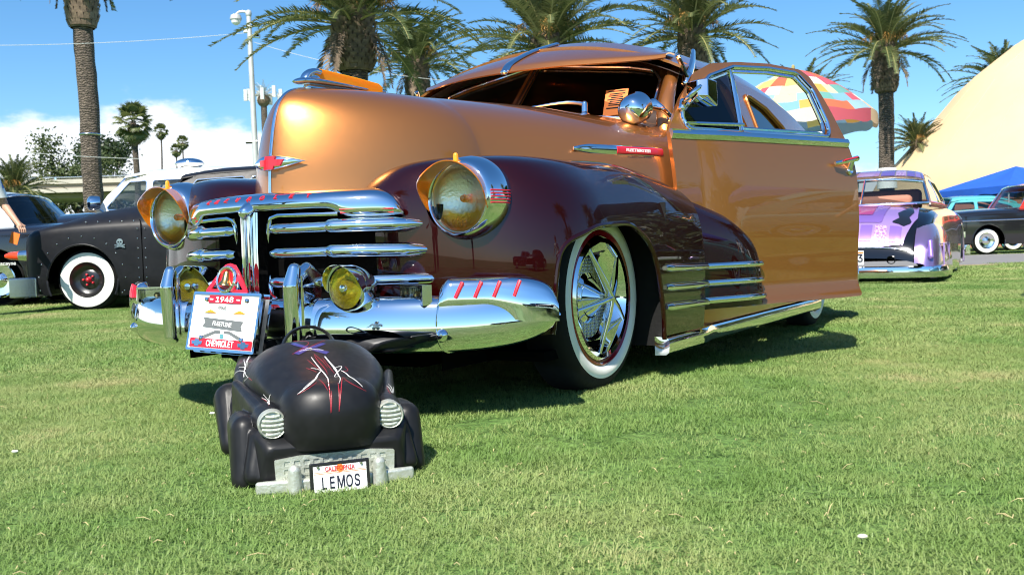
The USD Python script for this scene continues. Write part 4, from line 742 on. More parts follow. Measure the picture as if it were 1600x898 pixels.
#STRIPES
STRIPES = [('w',1.0,[(-0.1804,-0.0243,0.2784),(-0.1409,-0.0177,0.2662),(-0.1025,-0.0108,0.2548),(-0.0642,-0.0042,0.2438),(0.0077,-0.009,0.2358),(0.0252,-0.01,0.2252)]),('r',0.8,[(-0.0307,-0.0062,0.2413),(0.0226,-0.0096,0.2274),(0.0393,-0.0107,0.204),(0.0471,-0.0116,0.177)]),('r',0.6,[(0.028,-0.0059,0.2226),(0.0413,-0.0082,0.1989),(0.0472,-0.0111,0.1764)]),('w',1.2,[(-0.0962,-0.0117,0.2528),(-0.0617,-0.0271,0.2418),(-0.0035,-0.0499,0.2349),(0.0055,-0.0781,0.2175)]),('w',0.8,[(-0.0973,-0.011,0.2532),(-0.0796,-0.022,0.2473),(-0.0247,-0.0421,0.2395),(0.0031,-0.0662,0.2266)]),('w',0.6,[(-0.1186,-0.0328,0.2586),(-0.1106,-0.0205,0.2567),(-0.0974,-0.0115,0.2532)]),('r',0.6,[(-0.197,-0.0143,0.284),(-0.1415,-0.0081,0.2668),(-0.099,-0.0005,0.2544),(-0.0724,-0.0004,0.2466)]),('r',0.5,[(-0.1685,-0.0346,0.2742),(-0.1323,-0.0229,0.2633),(-0.1033,-0.0134,0.2549)]),('r',0.5,[(-0.1218,-0.0432,0.259),(-0.1084,-0.0315,0.2556),(-0.0928,-0.0229,0.2513)]),('r',0.6,[(-0.0424,-0.0243,0.2412),(0.0104,-0.0184,0.2343),(0.0272,-0.0134,0.2231)]),('r',0.6,[(-0.0116,-0.0321,0.239),(0.0052,-0.0485,0.232),(0.0065,-0.0783,0.2164)]),('w',1.0,[(-0.1779,0.0074,0.2783),(-0.1421,0.0146,0.2667),(-0.1084,0.0204,0.2561),(-0.0785,0.0239,0.2469),(0.0105,0.0136,0.2346)]),('w',0.7,[(-0.1778,0.0102,0.2782),(-0.1352,0.0177,0.2644),(-0.1049,0.0239,0.2549),(-0.0784,0.0257,0.2468)]),('w',1.2,[(-0.0943,0.0344,0.2512),(-0.0712,0.0455,0.2435),(-0.0144,0.0548,0.2363),(0.0088,0.0675,0.2224)]),('w',0.7,[(-0.0985,0.0202,0.2531),(-0.1145,0.0287,0.2576),(-0.1187,0.0383,0.2584),(-0.0977,0.0323,0.2523),(-0.057,0.0232,0.2414)]),('r',0.8,[(0.0079,0.0122,0.2356),(0.0326,0.0104,0.2169),(0.0417,0.0088,0.1977),(0.0471,0.0063,0.1781)]),('r',0.7,[(-0.0447,0.0306,0.241),(0.0241,0.0166,0.2257),(0.0398,0.0113,0.2024),(0.0471,0.0068,0.1776)]),('r',0.7,[(-0.0443,0.0332,0.2409),(0.008,0.0432,0.232),(0.0132,0.0743,0.2132)]),('r',0.5,[(-0.1729,0.0012,0.277),(-0.1122,0.0115,0.2577),(-0.079,0.0172,0.2474)]),('r',0.5,[(-0.1973,-0.0149,0.2841),(-0.1604,-0.0034,0.273),(-0.1123,0.0061,0.258)]),('r',0.5,[(-0.1174,0.0477,0.2573),(-0.0908,0.046,0.2494),(-0.091,0.0352,0.2501)]),('w',0.8,[(-0.4745,-0.1949,0.2142),(-0.4559,-0.1871,0.2244),(-0.4408,-0.1774,0.2269),(-0.3468,-0.1719,0.2298),(-0.2802,-0.1678,0.2278)]),('w',0.7,[(-0.4711,-0.1831,0.2316),(-0.4633,-0.1731,0.2333),(-0.4403,-0.1686,0.2279)]),('w',0.7,[(-0.7981,-0.1228,0.2419),(-0.6532,-0.1459,0.242),(-0.4915,-0.1639,0.2405),(-0.4573,-0.1684,0.2321),(-0.2815,-0.1677,0.2285)]),('w',0.6,[(-0.5835,-0.1637,0.242),(-0.483,-0.1674,0.2385),(-0.4398,-0.1666,0.2278)]),('w',0.6,[(-0.6503,-0.1413,0.242),(-0.5326,-0.1572,0.242),(-0.4562,-0.1632,0.2319)]),('r',0.5,[(-0.2795,-0.1678,0.2273),(-0.232,-0.1618,0.2255)]),('w',0.9,[(-0.1532,-0.1468,0.1925),(-0.1333,-0.1403,0.1926),(-0.0988,-0.1377,0.1892),(-0.0716,-0.1372,0.1865)]),('w',0.9,[(-0.137,-0.1427,0.2031),(-0.1194,-0.1372,0.197),(-0.0981,-0.1352,0.1891),(-0.0706,-0.1353,0.1865)]),('w',0.9,[(-0.0995,-0.1286,0.2071),(-0.1045,-0.1323,0.196),(-0.0703,-0.1348,0.1865)]),('r',0.6,[(-0.1437,-0.1475,0.1917),(-0.1227,-0.1399,0.1886),(-0.0668,-0.1371,0.1858)]),('w',0.8,[(-0.1753,0.157,0.1959),(-0.1531,0.1611,0.1913),(-0.1229,0.1599,0.1841)]),('w',0.8,[(-0.1877,0.1653,0.1966),(-0.1659,0.168,0.1905),(-0.1271,0.1627,0.1832)]),('w',0.8,[(-0.1944,0.1795,0.1888),(-0.1245,0.163,0.1822)]),('r',0.5,[(-0.1603,0.1554,0.1936),(-0.0964,0.1537,0.1853)]),('b',6,[(-0.3028,-0.0541,0.3043),(-0.2665,-0.0423,0.3009),(-0.2455,-0.0249,0.2974)]),('b',6,[(-0.2697,0.0183,0.3027),(-0.2519,0.0015,0.2995),(-0.239,-0.0172,0.296)]),('b',7,[(-0.2373,-0.0259,0.2953),(-0.2227,-0.0417,0.2905),(-0.2106,-0.0571,0.2855)]),('b',7,[(-0.2289,-0.01,0.2936),(-0.2109,0.0044,0.2886),(-0.1989,0.0195,0.2845)]),('r',0.7,[(-0.3418,-0.0487,0.3052),(-0.2516,-0.0298,0.2986),(-0.2323,-0.0462,0.2927),(-0.2119,-0.0667,0.2846)]),('r',0.7,[(-0.3052,0.0289,0.3065),(-0.2586,-0.0062,0.3008),(-0.2382,-0.0286,0.2954),(-0.2285,-0.0467,0.2917)]),('w',0.6,[(-0.2248,-0.0471,0.2906),(-0.2261,-0.0357,0.2918),(-0.2169,0.0109,0.2902)]),('w',0.9,[(-0.2327,-0.0321,0.2938),(-0.2381,-0.023,0.2956),(-0.2303,-0.0155,0.2938)])]
_tp = trimesh.proximity.ProximityQuery(cat(toy_hood, tb2))
M['stripewhite'] = pmat('stripe_white', (.75, .75, .72), .35); M['stripered'] = pmat('stripe_red', (.35, .02, .03), .35); M['stripeblue'] = pmat('stripe_blue', (.03, .03, .16), .35)
for col, w, p in STRIPES:
    q = spl(np.array(p), 14) if len(p) > 2 else np.linspace(p[0], p[1], 8)
    q, _, tri = _tp.on_surface(q); n = _tp._mesh.face_normals[tri]; n = n * np.sign((n * (np.array([2.1, -.3, .6]) - q)).sum(1))[:, None]
    t = np.gradient(q, axis=0); sd = np.cross(t, n); sd /= np.linalg.norm(sd, axis=1, keepdims=True) + 1e-9; k = (np.sin(np.linspace(.12, np.pi - .05, len(q))) ** .5 if col != 'b' else np.ones(len(q)))[:, None] * .00125 * w
    o = .0010 + {'w': .0006, 'r': .0002, 'b': 0}[col]
    v = np.stack([q - sd * k + n * o, q + n * (o + .0004), q + sd * k + n * o], 1); obj('pinstripe' if col != 'b' else 'ribbon_decal', gridmesh(v), M[{'w': 'stripewhite', 'r': 'stripered', 'b': 'stripeblue'}[col]], toy, smooth=True)
# ================================================================ other show cars: one builder, different shapes (car frame as above)
M['satin'] = pmat('satin_black', (.009, .009, .011), .40, var=.2, vscale=6, rvar=.06, specular_ior_level=.24)
M['glossblack'] = pmat('gloss_black', (.010, .010, .012), .12, coat=1.0)
M['cream'] = pmat('cream_paint', (.72, .71, .66), .2, coat=.8)
M['teal'] = pmat('teal_paint', (.10, .42, .43), .2, coat=.8)
M['redgloss'] = pmat('red_gloss', (.48, .03, .012), .2, coat=.8)
M['terracotta'] = pmat('terracotta_trim', (.34, .14, .09), .8)
M['rimblack'] = pmat('rim_black', (.01, .01, .01), .3, coat=.4)
M['rim_red'] = M['red']
M['purple'] = flake('purple_paint', (.36, .20, .62), (.16, .09, .42), .3, .55)
M['lilac'] = flake('lilac_paint', (.44, .29, .64), (.30, .18, .52), .34, .5)
M['silverfade'] = usdkit.material(stage, L('fade_paint'), {'tc': ('texture_coordinate', {}), 's': ('separate_xyz', {}), 'mr': ('map_range', {'from_min': -4.0, 'from_max': .8}), 'r': ('rgb_ramp', {'ramp': [(0, (.28, .20, .42)), (.18, (.46, .32, .34)), (.35, (.62, .48, .30)), (.6, (.55, .40, .42)), (1, (.40, .30, .50))]}),
    'p': ('principled_bsdf', {'metallic': .75, 'roughness': .22, 'coat_weight': 1.0})}, [('tc.object', 's.vector'), ('s.x', 'mr.value'), ('mr.result', 'r.fac'), ('r.color', 'p.base_color')], surface='p.BSDF')
M['lace'] = usdkit.material(stage, L('lace_paint'), {'tc': ('texture_coordinate', {}), 'v': ('voronoi_texture', {'scale': 26.0, 'feature': 'distance_to_edge'}), 'n': ('noise_texture', {'scale': 18.0, 'detail': 4.0}), 'r': ('rgb_ramp', {'ramp': [(0.0, (.62, .48, .62)), (.10, (.55, .36, .60)), (.16, (.36, .16, .40)), (1, (.42, .18, .42))]}),
    'p': ('principled_bsdf', {'metallic': .4, 'roughness': .3, 'coat_weight': 1.0})}, [('tc.object', 'v.vector'), ('v.distance', 'r.fac'), ('r.color', 'p.base_color')], surface='p.BSDF')
M['magenta'] = flake('magenta_paint', (.42, .06, .24), (.25, .03, .18), .3, .4)

def car_wheel(parent, loc, side, r=.335, rim='chrome', ww=(.200, .285), w=.10, lug=None):
    y = lambda m: mv(m if side > 0 else mir(m), loc)
    t = obj('wheel', y(lathe([(-w, .20), (-w, .27), (-w + .02, r - .02), (-w + .05, r), (w * .45, r), (w * .75, r - .013), (w * .92, r - .036)], 56, 'y')), M['rubber'], parent, smooth=40)
    if ww: obj('whitewall', y(lathe([(w * .92, ww[1]), (w * 1.02, (ww[0] + ww[1]) / 2 + .01), (w * .96, ww[0])], 56, 'y')), M['whitewall'], t)
    r0 = ww[0] if ww else .22
    if rim == 'chrome':
        obj('hubcap', y(lathe([(w * .9, r0 + .004), (w * 1.0, r0 - .005), (w * .8, r0 - .03), (w * .75, .10), (w * .95, .075), (w * 1.15, .05), (w * 1.25, 0)], 48, 'y')), M['chrome'], t)
    else:
        obj('rim', y(lathe([(w * .9, r0 + .004), (w * .98, r0 - .006), (w * .55, r0 - .03), (w * .40, r0 - .055), (w * .30, .11), (w * .45, .085), (w * .45, .045), (w * .5, .042), (w * .52, 0)], 48, 'y')), M['rimblack'], t)
        if lug:
            for k in range(5): a = k * 2 * math.pi / 5; obj('lug_nut', y(hull([(.058 * math.cos(a), w * .48, .058 * math.sin(a)), (.058 * math.cos(a), w * .62, .058 * math.sin(a))], .013, 10)), lug, t)
            obj('hub_cap', y(hull([(0, w * .5, 0), (0, w * .72, 0)], [.034, .024], 14)), lug, t)

def build_car(name, label, S, loc, rz, group=None, s=1.0):
    """S: body stations (x, floor, shoulder z, crown z, half width), cabin outline, windows, paints"""
    t = thing(name, label, 'car', loc, rz, group, s); paint, top = S['paint'], S.get('top', S['paint'])
    rows = []
    for x, zf, zs, zc, w in S['body']:
        m = .5 * (zf + zs); sh = S.get('tuck', .03)
        rows.append([(x, w - sh, zf), (x, w - .005, zf + .25 * (zs - zf)), (x, w, zf + .6 * (zs - zf)), (x, w - .02, zs - .04 * (zs - zf)), (x, w * .90, zs + .25 * (zc - zs)), (x, w * .62, zs + .75 * (zc - zs)), (x, w * .3, zc - .01), (x, 0, zc)])
    R = np.array([spl(np.array(r), 34, lin=None) for r in rows]); R = spl(R, 90, lin=None)
    low = gridmesh(R)
    wb = S.get('wheelbase', 2.95); ar = S.get('arch', .40); zc = S.get('wheel_z', .335)
    def arch(v):
        g = np.minimum(np.hypot(v[:, 0], (v[:, 2] - zc)), np.hypot(v[:, 0] + wb, v[:, 2] - zc)) if not S.get('skirt') else np.hypot(v[:, 0], v[:, 2] - zc)
        return np.where(v[:, 1] > .55, ar - g, -1.0)
    low = clip(low, lambda v: arch(v)); b = obj('body', thicken(both(low), -.008) if False else both(low), paint, t, smooth=50)
    for sg in (1, -1):
        for x0 in ([0.0] if S.get('skirt') else [0.0, -wb]):
            a = np.radians(np.linspace(-25, 205, 40)); ww = np.interp(x0, [r[0] for r in S['body']][::-1], [r[4] for r in S['body']][::-1]); obj('arch_lip', tube(np.array([(x0 + ar * math.cos(q), sg * (ww - .012), zc + ar * math.sin(q)) for q in a]), .012, 8), paint, b)
    obj('underbody', cat(box((-wb / 2, 0, .30), (wb + .9, 1.3, .12)), *[box((x0, 0, .5), (.9, 1.15, .45)) for x0 in (0, -wb)]), M['black'], t)
    for p in S.get('pods', []):
        m = pod(*p); obj('rear_fender', m, S.get('podpaint', paint), t, smooth=50); obj('rear_fender', mir(m), S.get('podpaint', paint), t, smooth=50)
    # cabin
    out = Polygon(S['cabin']).buffer(-.03).buffer(.03, quad_segs=6); zb, zt = S['belt'], max(p[1] for p in S['cabin']); wbel, wtop = S['cabin_w']
    yf = lambda z: wbel + (wtop - wbel) * np.clip((z - zb) / (zt - zb), 0, 1) ** 1.3
    x0, z0, x1, z1 = out.bounds; g = np.array([[(x, float(yf(z)), z) for z in np.linspace(z0, z1, 26)] for x in np.linspace(x1, x0, 60)])
    wins = [Polygon(w).buffer(-.03).buffer(.03, quad_segs=6) for w in S['windows']]
    sdo = sdf(out, (0, 2)); sdw = [sdf(w, (0, 2)) for w in wins]
    sid = clip(gridmesh(g), lambda v: np.maximum.reduce([sdo(v)] + [-q(v) for q in sdw]))
    [obj('cabin_side', thicken(q, -.02), top if S.get('cabin_top', True) else paint, t, smooth=40) for q in (sid, mir(sid))]
    for w in wins:
        for sg in (1, -1):
            g2 = gridmesh(np.array([[(x, float(yf(z)) - .012, z) for z in np.linspace(w.bounds[1], w.bounds[3], 8)] for x in np.linspace(w.bounds[2], w.bounds[0], 20)])); q = clip(g2, sdf(w, (0, 2))); obj('side_window', q if sg > 0 else mir(q), S.get('glass', M['glass']), t)
            rr = np.array(w.exterior.coords)[:-1]; tt = tube(np.array([(x, float(yf(z)) + .002, z) for x, z in rr]), .009, 6, closed=True); obj('window_trim', tt if sg > 0 else mir(tt), M['chrome'], t)
    tops = S['roof']      # (x, z) from the windscreen header to the back light header; crowned across
    rr = []
    for x, z in spl(np.array(tops), 30, lin=None):
        ye = float(yf(z)); a = np.linspace(0, np.pi / 2, 14); rr.append(np.c_[np.full(14, x), ye * np.cos(a) ** .75, z + S.get('crown', .07) * np.sin(a) ** 1.1])
    rm = both(gridmesh(np.array(rr))); obj('roof', thicken(rm, -.015), top, t, smooth=50)
    for nm, (xb, zb_), (xt, zt_), bow in (('windscreen', *S['screen'], S.get('bow', .10)), ('back_window', *S['back'], -S.get('bow', .10))):
        g = []
        for u in np.linspace(-1, 1, 17):
            yb, yt = u * float(yf(zb_)) * .97, u * float(yf(zt_)) * .97; k = 1 - u * u; g.append([(xb + (xt - xb) * v + bow * k, yb + (yt - yb) * v, zb_ + (zt_ - zb_) * v + .05 * v * k) for v in np.linspace(0, 1, 8)])
        g = np.array(g); obj(nm, gridmesh(g), S.get('glass', M['glass']), t, smooth=True)
        ring = np.vstack([g[:, 0], g[-1, 1:], g[::-1, -1][1:], g[0, ::-1][1:-1]]); obj(nm + '_trim', tube(ring, .016, 8, closed=True), M['chrome'] if S.get('chrome_trim', True) else top, t)
        if S.get('split') and nm == 'back_window': obj('window_divider', tube(g[8], .014, 8), M['chrome'], t)
    obj('seats', cat(rbox((S['screen'][0][0] - .95, 0, zb - .35), (.5, 1.2, .2), .06), rbox((S['screen'][0][0] - 1.2, 0, zb - .06), (.16, 1.2, .52), .06), rbox((S['screen'][0][0] - 2.0, 0, zb - .1), (.16, 1.15, .4), .06)), S.get('trim', M['interior']), t)
    obj('dashboard', rbox((S['screen'][0][0] - .12, 0, zb - .06), (.2, 1.25, .14), .05), S.get('trim', M['interior']), t)
    st = lathe([(0, .18), (.010, .192), (0, .204), (-.010, .192), (0, .18)], 36); obj('steering_wheel', cat(mv(rot(st, -25, (0, 1, 0)), (S['screen'][0][0] - .42, .35, zb + .02)), tube(np.array([(S['screen'][0][0] - .42, .35, zb + .02), (S['screen'][0][0] - .15, .35, zb - .1)]), .02, 8)), M['blackpaint'], t)
    rim = S.get('rim', 'chrome')
    for x in (0.0, -wb):
        for sg in (1, -1): car_wheel(t, (x, sg * S.get('track', .74), zc), sg, rim=rim, ww=S.get('ww', (.2, .285)), lug=S.get('lug'))
    for kind, pts in S.get('bumpers', []):
        pth = spl(np.array([(x, -y, z) for x, y, z in pts[::-1] if y > 0] + list(pts)), 40); obj(kind, sweep(pth, np.array([(-.03, -.07), (.02, -.06), (.035, 0), (.02, .06), (-.03, .07)])), M['chrome'], t, smooth=50)
    for (x, y, z, r) in S.get('lamps', []):
        for sg in (1, -1):
            h = obj('headlamp', lathe([(-.1, r * .8), (0, r * 1.15), (.02, r * 1.1), (.015, r)], 32, 'x', (x, sg * y, z)), M['chrome'], t); obj('lens', lathe([(.015, r), (.03, r * .5), (.034, 0)], 32, 'x', (x, sg * y, z)), M['lens'], h)
    return t
# ---------------- satin black riveted coupe on the left
M['blackglass'] = pmat('black_glass', (.004, .004, .004), .3, specular_ior_level=.1)
BLK = dict(paint=M['satin'], rim='black', lug=M['red'], ww=(.195, .295), wheelbase=2.92, arch=.385, tuck=.05, chrome_trim=False, glass=M['blackglass'],
    body=[(.72, .42, .70, .80, .60), (.68, .30, .80, .86, .78), (.56, .20, .87, .92, .90), (.30, .17, .915, .985, .94), (.0, .165, .925, 1.10, .945), (-.6, .16, .935, 1.18, .945), (-1.0, .16, .94, 1.20, .94), (-2.2, .16, .93, 1.0, .93), (-3.2, .18, .92, .99, .92), (-3.9, .22, .82, .90, .86), (-4.2, .35, .6, .66, .74)],
    belt=1.08, cabin=[(-.82, 1.02), (-1.02, 1.36), (-1.2, 1.44), (-1.9, 1.475), (-2.4, 1.44), (-2.9, 1.24), (-3.2, 1.0)], cabin_w=(.80, .64), windows=[[(-1.0, 1.12), (-1.2, 1.39), (-1.72, 1.41), (-1.72, 1.12)], [(-1.80, 1.12), (-1.80, 1.41), (-2.2, 1.39), (-2.5, 1.14)]],
    roof=[(-1.02, 1.41), (-1.5, 1.465), (-1.9, 1.475), (-2.4, 1.44), (-2.6, 1.36)], screen=((-.85, 1.10), (-1.03, 1.42)), back=((-3.1, 1.02), (-2.62, 1.36)), crown=.09, bow=.14)
bc_loc = (-4.60, 10.15 + .93, 0); RZL = math.pi
left_car = build_car('black_coupe', 'matte black riveted custom coupe parked nose left behind the gold car', BLK, bc_loc, RZL - math.radians(1))
# its rivets, seams, emblem, plate bumper and lamp
rv = []
def rivet(x, z, y=None): rv.append(scl(trimesh.creation.icosphere(1, .0062), (1, .5, 1)).apply_translation((x, y if y else .947, z)))
for q in np.linspace(195, -12, 13): rivet(.47 * math.cos(math.radians(q)), .335 + .47 * math.sin(math.radians(q)), .945)
for x in np.arange(-.05, -1.5, -.13): rivet(x, .955, .905)
for z in np.arange(.24, .92, .105): rivet(-.62, z); rivet(-.70, z)
for x in np.arange(-.42, -1.6, -.14): rivet(x, .19, .925)
for x in (.50, .56, .62): rivet(x, .27, .88)
ro = obj('rivets', cat(rv), M['chrome2'], left_car, smooth=True); ro.SetCustomDataByKey('kind', 'stuff')
obj('panel_seam', tube(np.array([(-.655 - .01 * math.sin(z * 3), .945, z) for z in np.linspace(.17, .92, 14)] + [(-.64, .90, .955), (-.60, .86, .975)]), .005, 6), M['black'], left_car)
sk = Polygon(Point(0, .012).buffer(.035).union(shapely.box(-.018, -.038, .018, 0))).difference(Point(-.014, .012).buffer(.009)).difference(Point(.014, .012).buffer(.009)).difference(Polygon([(0, .002), (-.005, -.008), (.005, -.008)]))
bones = LineString([(-.05, -.045), (.05, -.02)]).buffer(.007).union(LineString([(-.05, -.02), (.05, -.045)]).buffer(.007))
obj('skull_emblem', map_axes(poly_ext(sk.union(bones), .006), (-.43, .944, .70), (1, 0, 0), (0, 0, 1), (0, -1, 0)) if False else map_axes(poly_ext(sk.union(bones), .008), (-.43, .953, .72), (-1, 0, 0), (0, 0, 1), (0, 1, 0)), M['chrome2'], left_car)
M['tread'] = usdkit.material(stage, L('tread_plate'), {'tc': ('texture_coordinate', {}), 'm': ('mapping', {'rotation': (0, .78, 0), 'scale': (1, 1, 1)}), 'w': ('checker_texture', {'scale': 42.0}), 'b': ('bump', {'strength': 1.0, 'distance': .004}), 'p': ('principled_bsdf', {'base_color': (.72, .72, .73), 'metallic': 1.0, 'roughness': .25})}, [('tc.object', 'm.vector'), ('m.vector', 'w.vector'), ('w.fac', 'b.height'), ('b.normal', 'p.normal')], surface='p.BSDF')
tp_ = obj('tread_plate_bumper', rbox((.66, .80, .27), (.30, .26, .21), .012), M['tread'], left_car)
obj('tread_plate_bumper', rbox((.70, 0, .27), (.14, 1.4, .21), .012), M['tread'], left_car)
obj('nose_block', box((.56, 0, .46), (.12, 1.6, .30)), M['black'], left_car)
obj('bullet_lamp', lathe([(.0, .0), (.02, .035), (.16, .062), (.28, .07), (.30, .062)][::-1] and [(.60, .075), (.66, .07), (.82, .05)], 28, 'x', (0.0, .66, .62)), M['chrome2'], left_car); obj('bullet_lens', lathe([(.82, .05), (.92, .042), (.98, .02), (.985, 0)], 28, 'x', (0, .66, .62)), pmat('lamp_red', (.8, .05, .01), .15, coat=1.0), left_car)
# ---------------- two-tone patrol style car behind it with a white roof and a chrome siren
POL = dict(paint=M['glossblack'], top=M['cream'], wheelbase=2.95, body=[(.80, .40, .80, .90, .66), (.70, .28, .92, 1.02, .86), (.3, .24, .98, 1.10, .93), (-.6, .22, 1.02, 1.17, .94), (-1.0, .22, 1.03, 1.18, .94), (-2.4, .22, 1.02, 1.12, .94), (-3.4, .25, .98, 1.10, .92), (-4.1, .3, .85, .95, .84), (-4.3, .45, .65, .7, .7)],
    belt=1.12, cabin=[(-.95, 1.08), (-1.13, 1.36), (-1.32, 1.52), (-1.65, 1.62), (-2.4, 1.64), (-3.0, 1.56), (-3.5, 1.1)], cabin_w=(.80, .64), windows=[[(-1.10, 1.16), (-1.40, 1.52), (-1.62, 1.53), (-1.62, 1.16)], [(-1.70, 1.16), (-1.70, 1.53), (-2.25, 1.54), (-2.25, 1.16)], [(-2.33, 1.16), (-2.33, 1.54), (-2.85, 1.50), (-3.1, 1.18)]],
    roof=[(-1.32, 1.575), (-1.7, 1.63), (-2.4, 1.645), (-3.0, 1.57), (-3.1, 1.53)], screen=((-1.0, 1.12), (-1.33, 1.58)), back=((-3.5, 1.12), (-3.1, 1.54)), crown=.08, bumpers=[('bumper', [(.92, 0, .45), (.90, .5, .45), (.78, .88, .45), (.55, .95, .45)])], lamps=[(.78, .66, .80, .09)])
pol = build_car('patrol_car', 'old two-tone sedan with white roof and chrome siren, behind the matte black coupe', POL, (-6.62, 13.6, 0), math.pi, s=1.05)
sir = scl(trimesh.creation.icosphere(3, .19), (1, .75, .40)); sir.apply_translation((-1.95, 0, 1.80)); so = obj('siren', cat(sir, lathe([(1.70, .10), (1.74, .13)], 24, 'z', (-1.95, 0, 0))), M['chrome'], pol)
obj('siren_band', tube(np.array([(-1.95 + .192 * math.cos(a), .145 * math.sin(a), 1.80) for a in np.arange(40) * math.pi / 20]), .008, 6, closed=True), M['chrome2'], so)
obj('spot_lamp', cat(mv(rot(lathe([(.07, 0), (.065, .05), (.04, .085), (0, .095), (-.05, .09), (-.08, .085), (-.085, 0)], 32), 30, (0, 0, 1)), (-.98, .86, 1.25)), tube(np.array([(-1.0, .86, 1.22), (-1.08, .80, 1.14)]), .014, 8)), M['chrome'], pol)
# ---------------- black sedan at the far left edge
FL = dict(paint=M['glossblack'], top=pmat('ice_blue', (.62, .68, .74), .2, coat=.8), wheelbase=3.0, glass=M['darkglass'], body=[(.85, .40, .78, .84, .70), (.75, .28, .88, .94, .90), (.2, .22, .93, 1.0, .95), (-1.0, .2, .95, 1.02, .95), (-2.6, .2, .95, 1.02, .95), (-3.4, .22, .96, 1.06, .95), (-4.2, .26, .95, 1.02, .92), (-4.5, .4, .86, .90, .8), (-4.55, .5, .7, .74, .7)],
    belt=1.0, cabin=[(-.85, .98), (-1.35, 1.36), (-1.6, 1.42), (-2.6, 1.42), (-2.95, 1.36), (-3.25, .98)], cabin_w=(.82, .66), ww=None, windows=[[(-1.05, 1.04), (-1.42, 1.34), (-1.95, 1.36), (-1.95, 1.04)], [(-2.03, 1.04), (-2.03, 1.36), (-2.6, 1.35), (-2.85, 1.28), (-3.0, 1.04)]],
    roof=[(-1.36, 1.395), (-1.7, 1.425), (-2.6, 1.425), (-2.98, 1.38)], screen=((-.9, 1.0), (-1.38, 1.4)), back=((-3.3, 1.0), (-2.98, 1.375)), bumpers=[('bumper', [(-4.68, 0, .45), (-4.66, .5, .45), (-4.5, .9, .45), (-4.2, .97, .45)])])
fl = build_car('black_sedan', 'black hardtop sedan with pale blue roof at the left edge', FL, (-9.4, 12.6, 0), math.pi)
obj('side_script', text('Biscayne', .042, (-3.17, .958, .52), (-1, 0, 0), (0, 0, 1), .004, bold=False), M['white'], fl)
# ---------------- cars across the road on the right
BR = dict(paint=M['glossblack'], top=M['redgloss'], wheelbase=2.92, trim=M['redgloss'], body=[(.85, .42, .90, .98, .74), (.76, .30, .98, 1.06, .90), (.2, .26, 1.02, 1.12, .95), (-.7, .25, 1.04, 1.15, .95), (-2.4, .25, 1.05, 1.12, .95), (-3.4, .28, 1.05, 1.10, .94), (-4.2, .34, .95, 1.02, .9), (-4.35, .5, .75, .8, .8)],
    belt=1.12, cabin=[(-.80, 1.08), (-1.12, 1.58), (-1.4, 1.66), (-3.2, 1.66), (-3.7, 1.56), (-3.95, 1.1)], cabin_w=(.82, .68), windows=[[(-1.0, 1.16), (-1.24, 1.56), (-1.85, 1.58), (-1.85, 1.16)], [(-1.95, 1.16), (-1.95, 1.58), (-2.8, 1.58), (-2.8, 1.16)]],
    roof=[(-1.14, 1.62), (-1.5, 1.67), (-3.2, 1.67), (-3.6, 1.6)], screen=((-.84, 1.1), (-1.16, 1.63)), back=((-3.9, 1.1), (-3.6, 1.59)), bumpers=[('bumper', [(.98, 0, .5), (.96, .5, .5), (.84, .88, .5), (.6, .97, .5)])], lamps=[(.82, .70, .85, .09)])
br = build_car('black_wagon', 'glossy black wagon with red roof across the road on the right', BR, (12.3, 24.5 + .75, 0), math.pi, s=1.06)
for sg in (1, -1): obj('side_spear', tube(np.array([(.7, sg * .955, .82), (-1.2, sg * .962, .84), (-2.0, sg * .962, .70), (-4.0, sg * .945, .72)]), .014, 6), M['chrome'], br)
obj('belt_trim', both(tube(np.array([(-.75, .93, 1.09), (-2.5, .93, 1.10), (-3.9, .9, 1.10)]), .03, 6)), M['redgloss'], br)
TL = dict(BR); TL.update(paint=M['teal'], top=M['teal'], trim=M['terracotta'], crown=.13, cabin=[(-.80, 1.08), (-1.12, 1.50), (-1.5, 1.58), (-2.4, 1.58), (-3.2, 1.4), (-3.75, 1.1)], roof=[(-1.14, 1.53), (-1.6, 1.59), (-2.4, 1.59), (-3.1, 1.43)], back=((-3.8, 1.1), (-3.1, 1.42)), windows=[[(-1.0, 1.16), (-1.24, 1.50), (-1.8, 1.51), (-1.8, 1.16)], [(-1.9, 1.16), (-1.9, 1.51), (-2.4, 1.50), (-2.9, 1.36), (-3.1, 1.16)]])
tl = build_car('teal_sedan', 'turquoise rounded sedan under the blue canopy, behind the black wagon', TL, (12.2, 29.2, 0), math.pi)
TL2 = dict(TL); TL2.update(top=M['cream'])
build_car('teal_sedan', 'distant turquoise sedan with white roof beneath the overpass on the left', TL2, (-17.0, 36.0, 0), math.pi)
# ---------------- purple lace-painted coupe seen from behind
M['blackfade'] = usdkit.material(stage, L('black_to_silver_paint'), {'tc': ('texture_coordinate', {}), 's': ('separate_xyz', {}), 'mr': ('map_range', {'from_min': -4.0, 'from_max': .8}), 'r': ('rgb_ramp', {'ramp': [(0, (.28, .20, .42)), (.18, (.46, .32, .34)), (.35, (.62, .48, .30)), (.6, (.55, .40, .42)), (1, (.40, .30, .50))]}),
    'ab': ('math', {'math_type': 'absolute'}), 'gt': ('math', {'math_type': 'greater_than', 'value2': .835}), 'mx': ('mix', {'mix_type': 'mix', 'color1': (.01, .01, .012)}), 'p': ('principled_bsdf', {'metallic': .6, 'roughness': .16, 'coat_weight': 1.0})},
    [('tc.object', 's.vector'), ('s.x', 'mr.value'), ('s.y', 'ab.value1'), ('ab.value', 'gt.value1'), ('mr.result', 'r.fac'), ('gt.value', 'mx.fac'), ('r.color', 'mx.color2'), ('mx.color', 'p.base_color')], surface='p.BSDF')
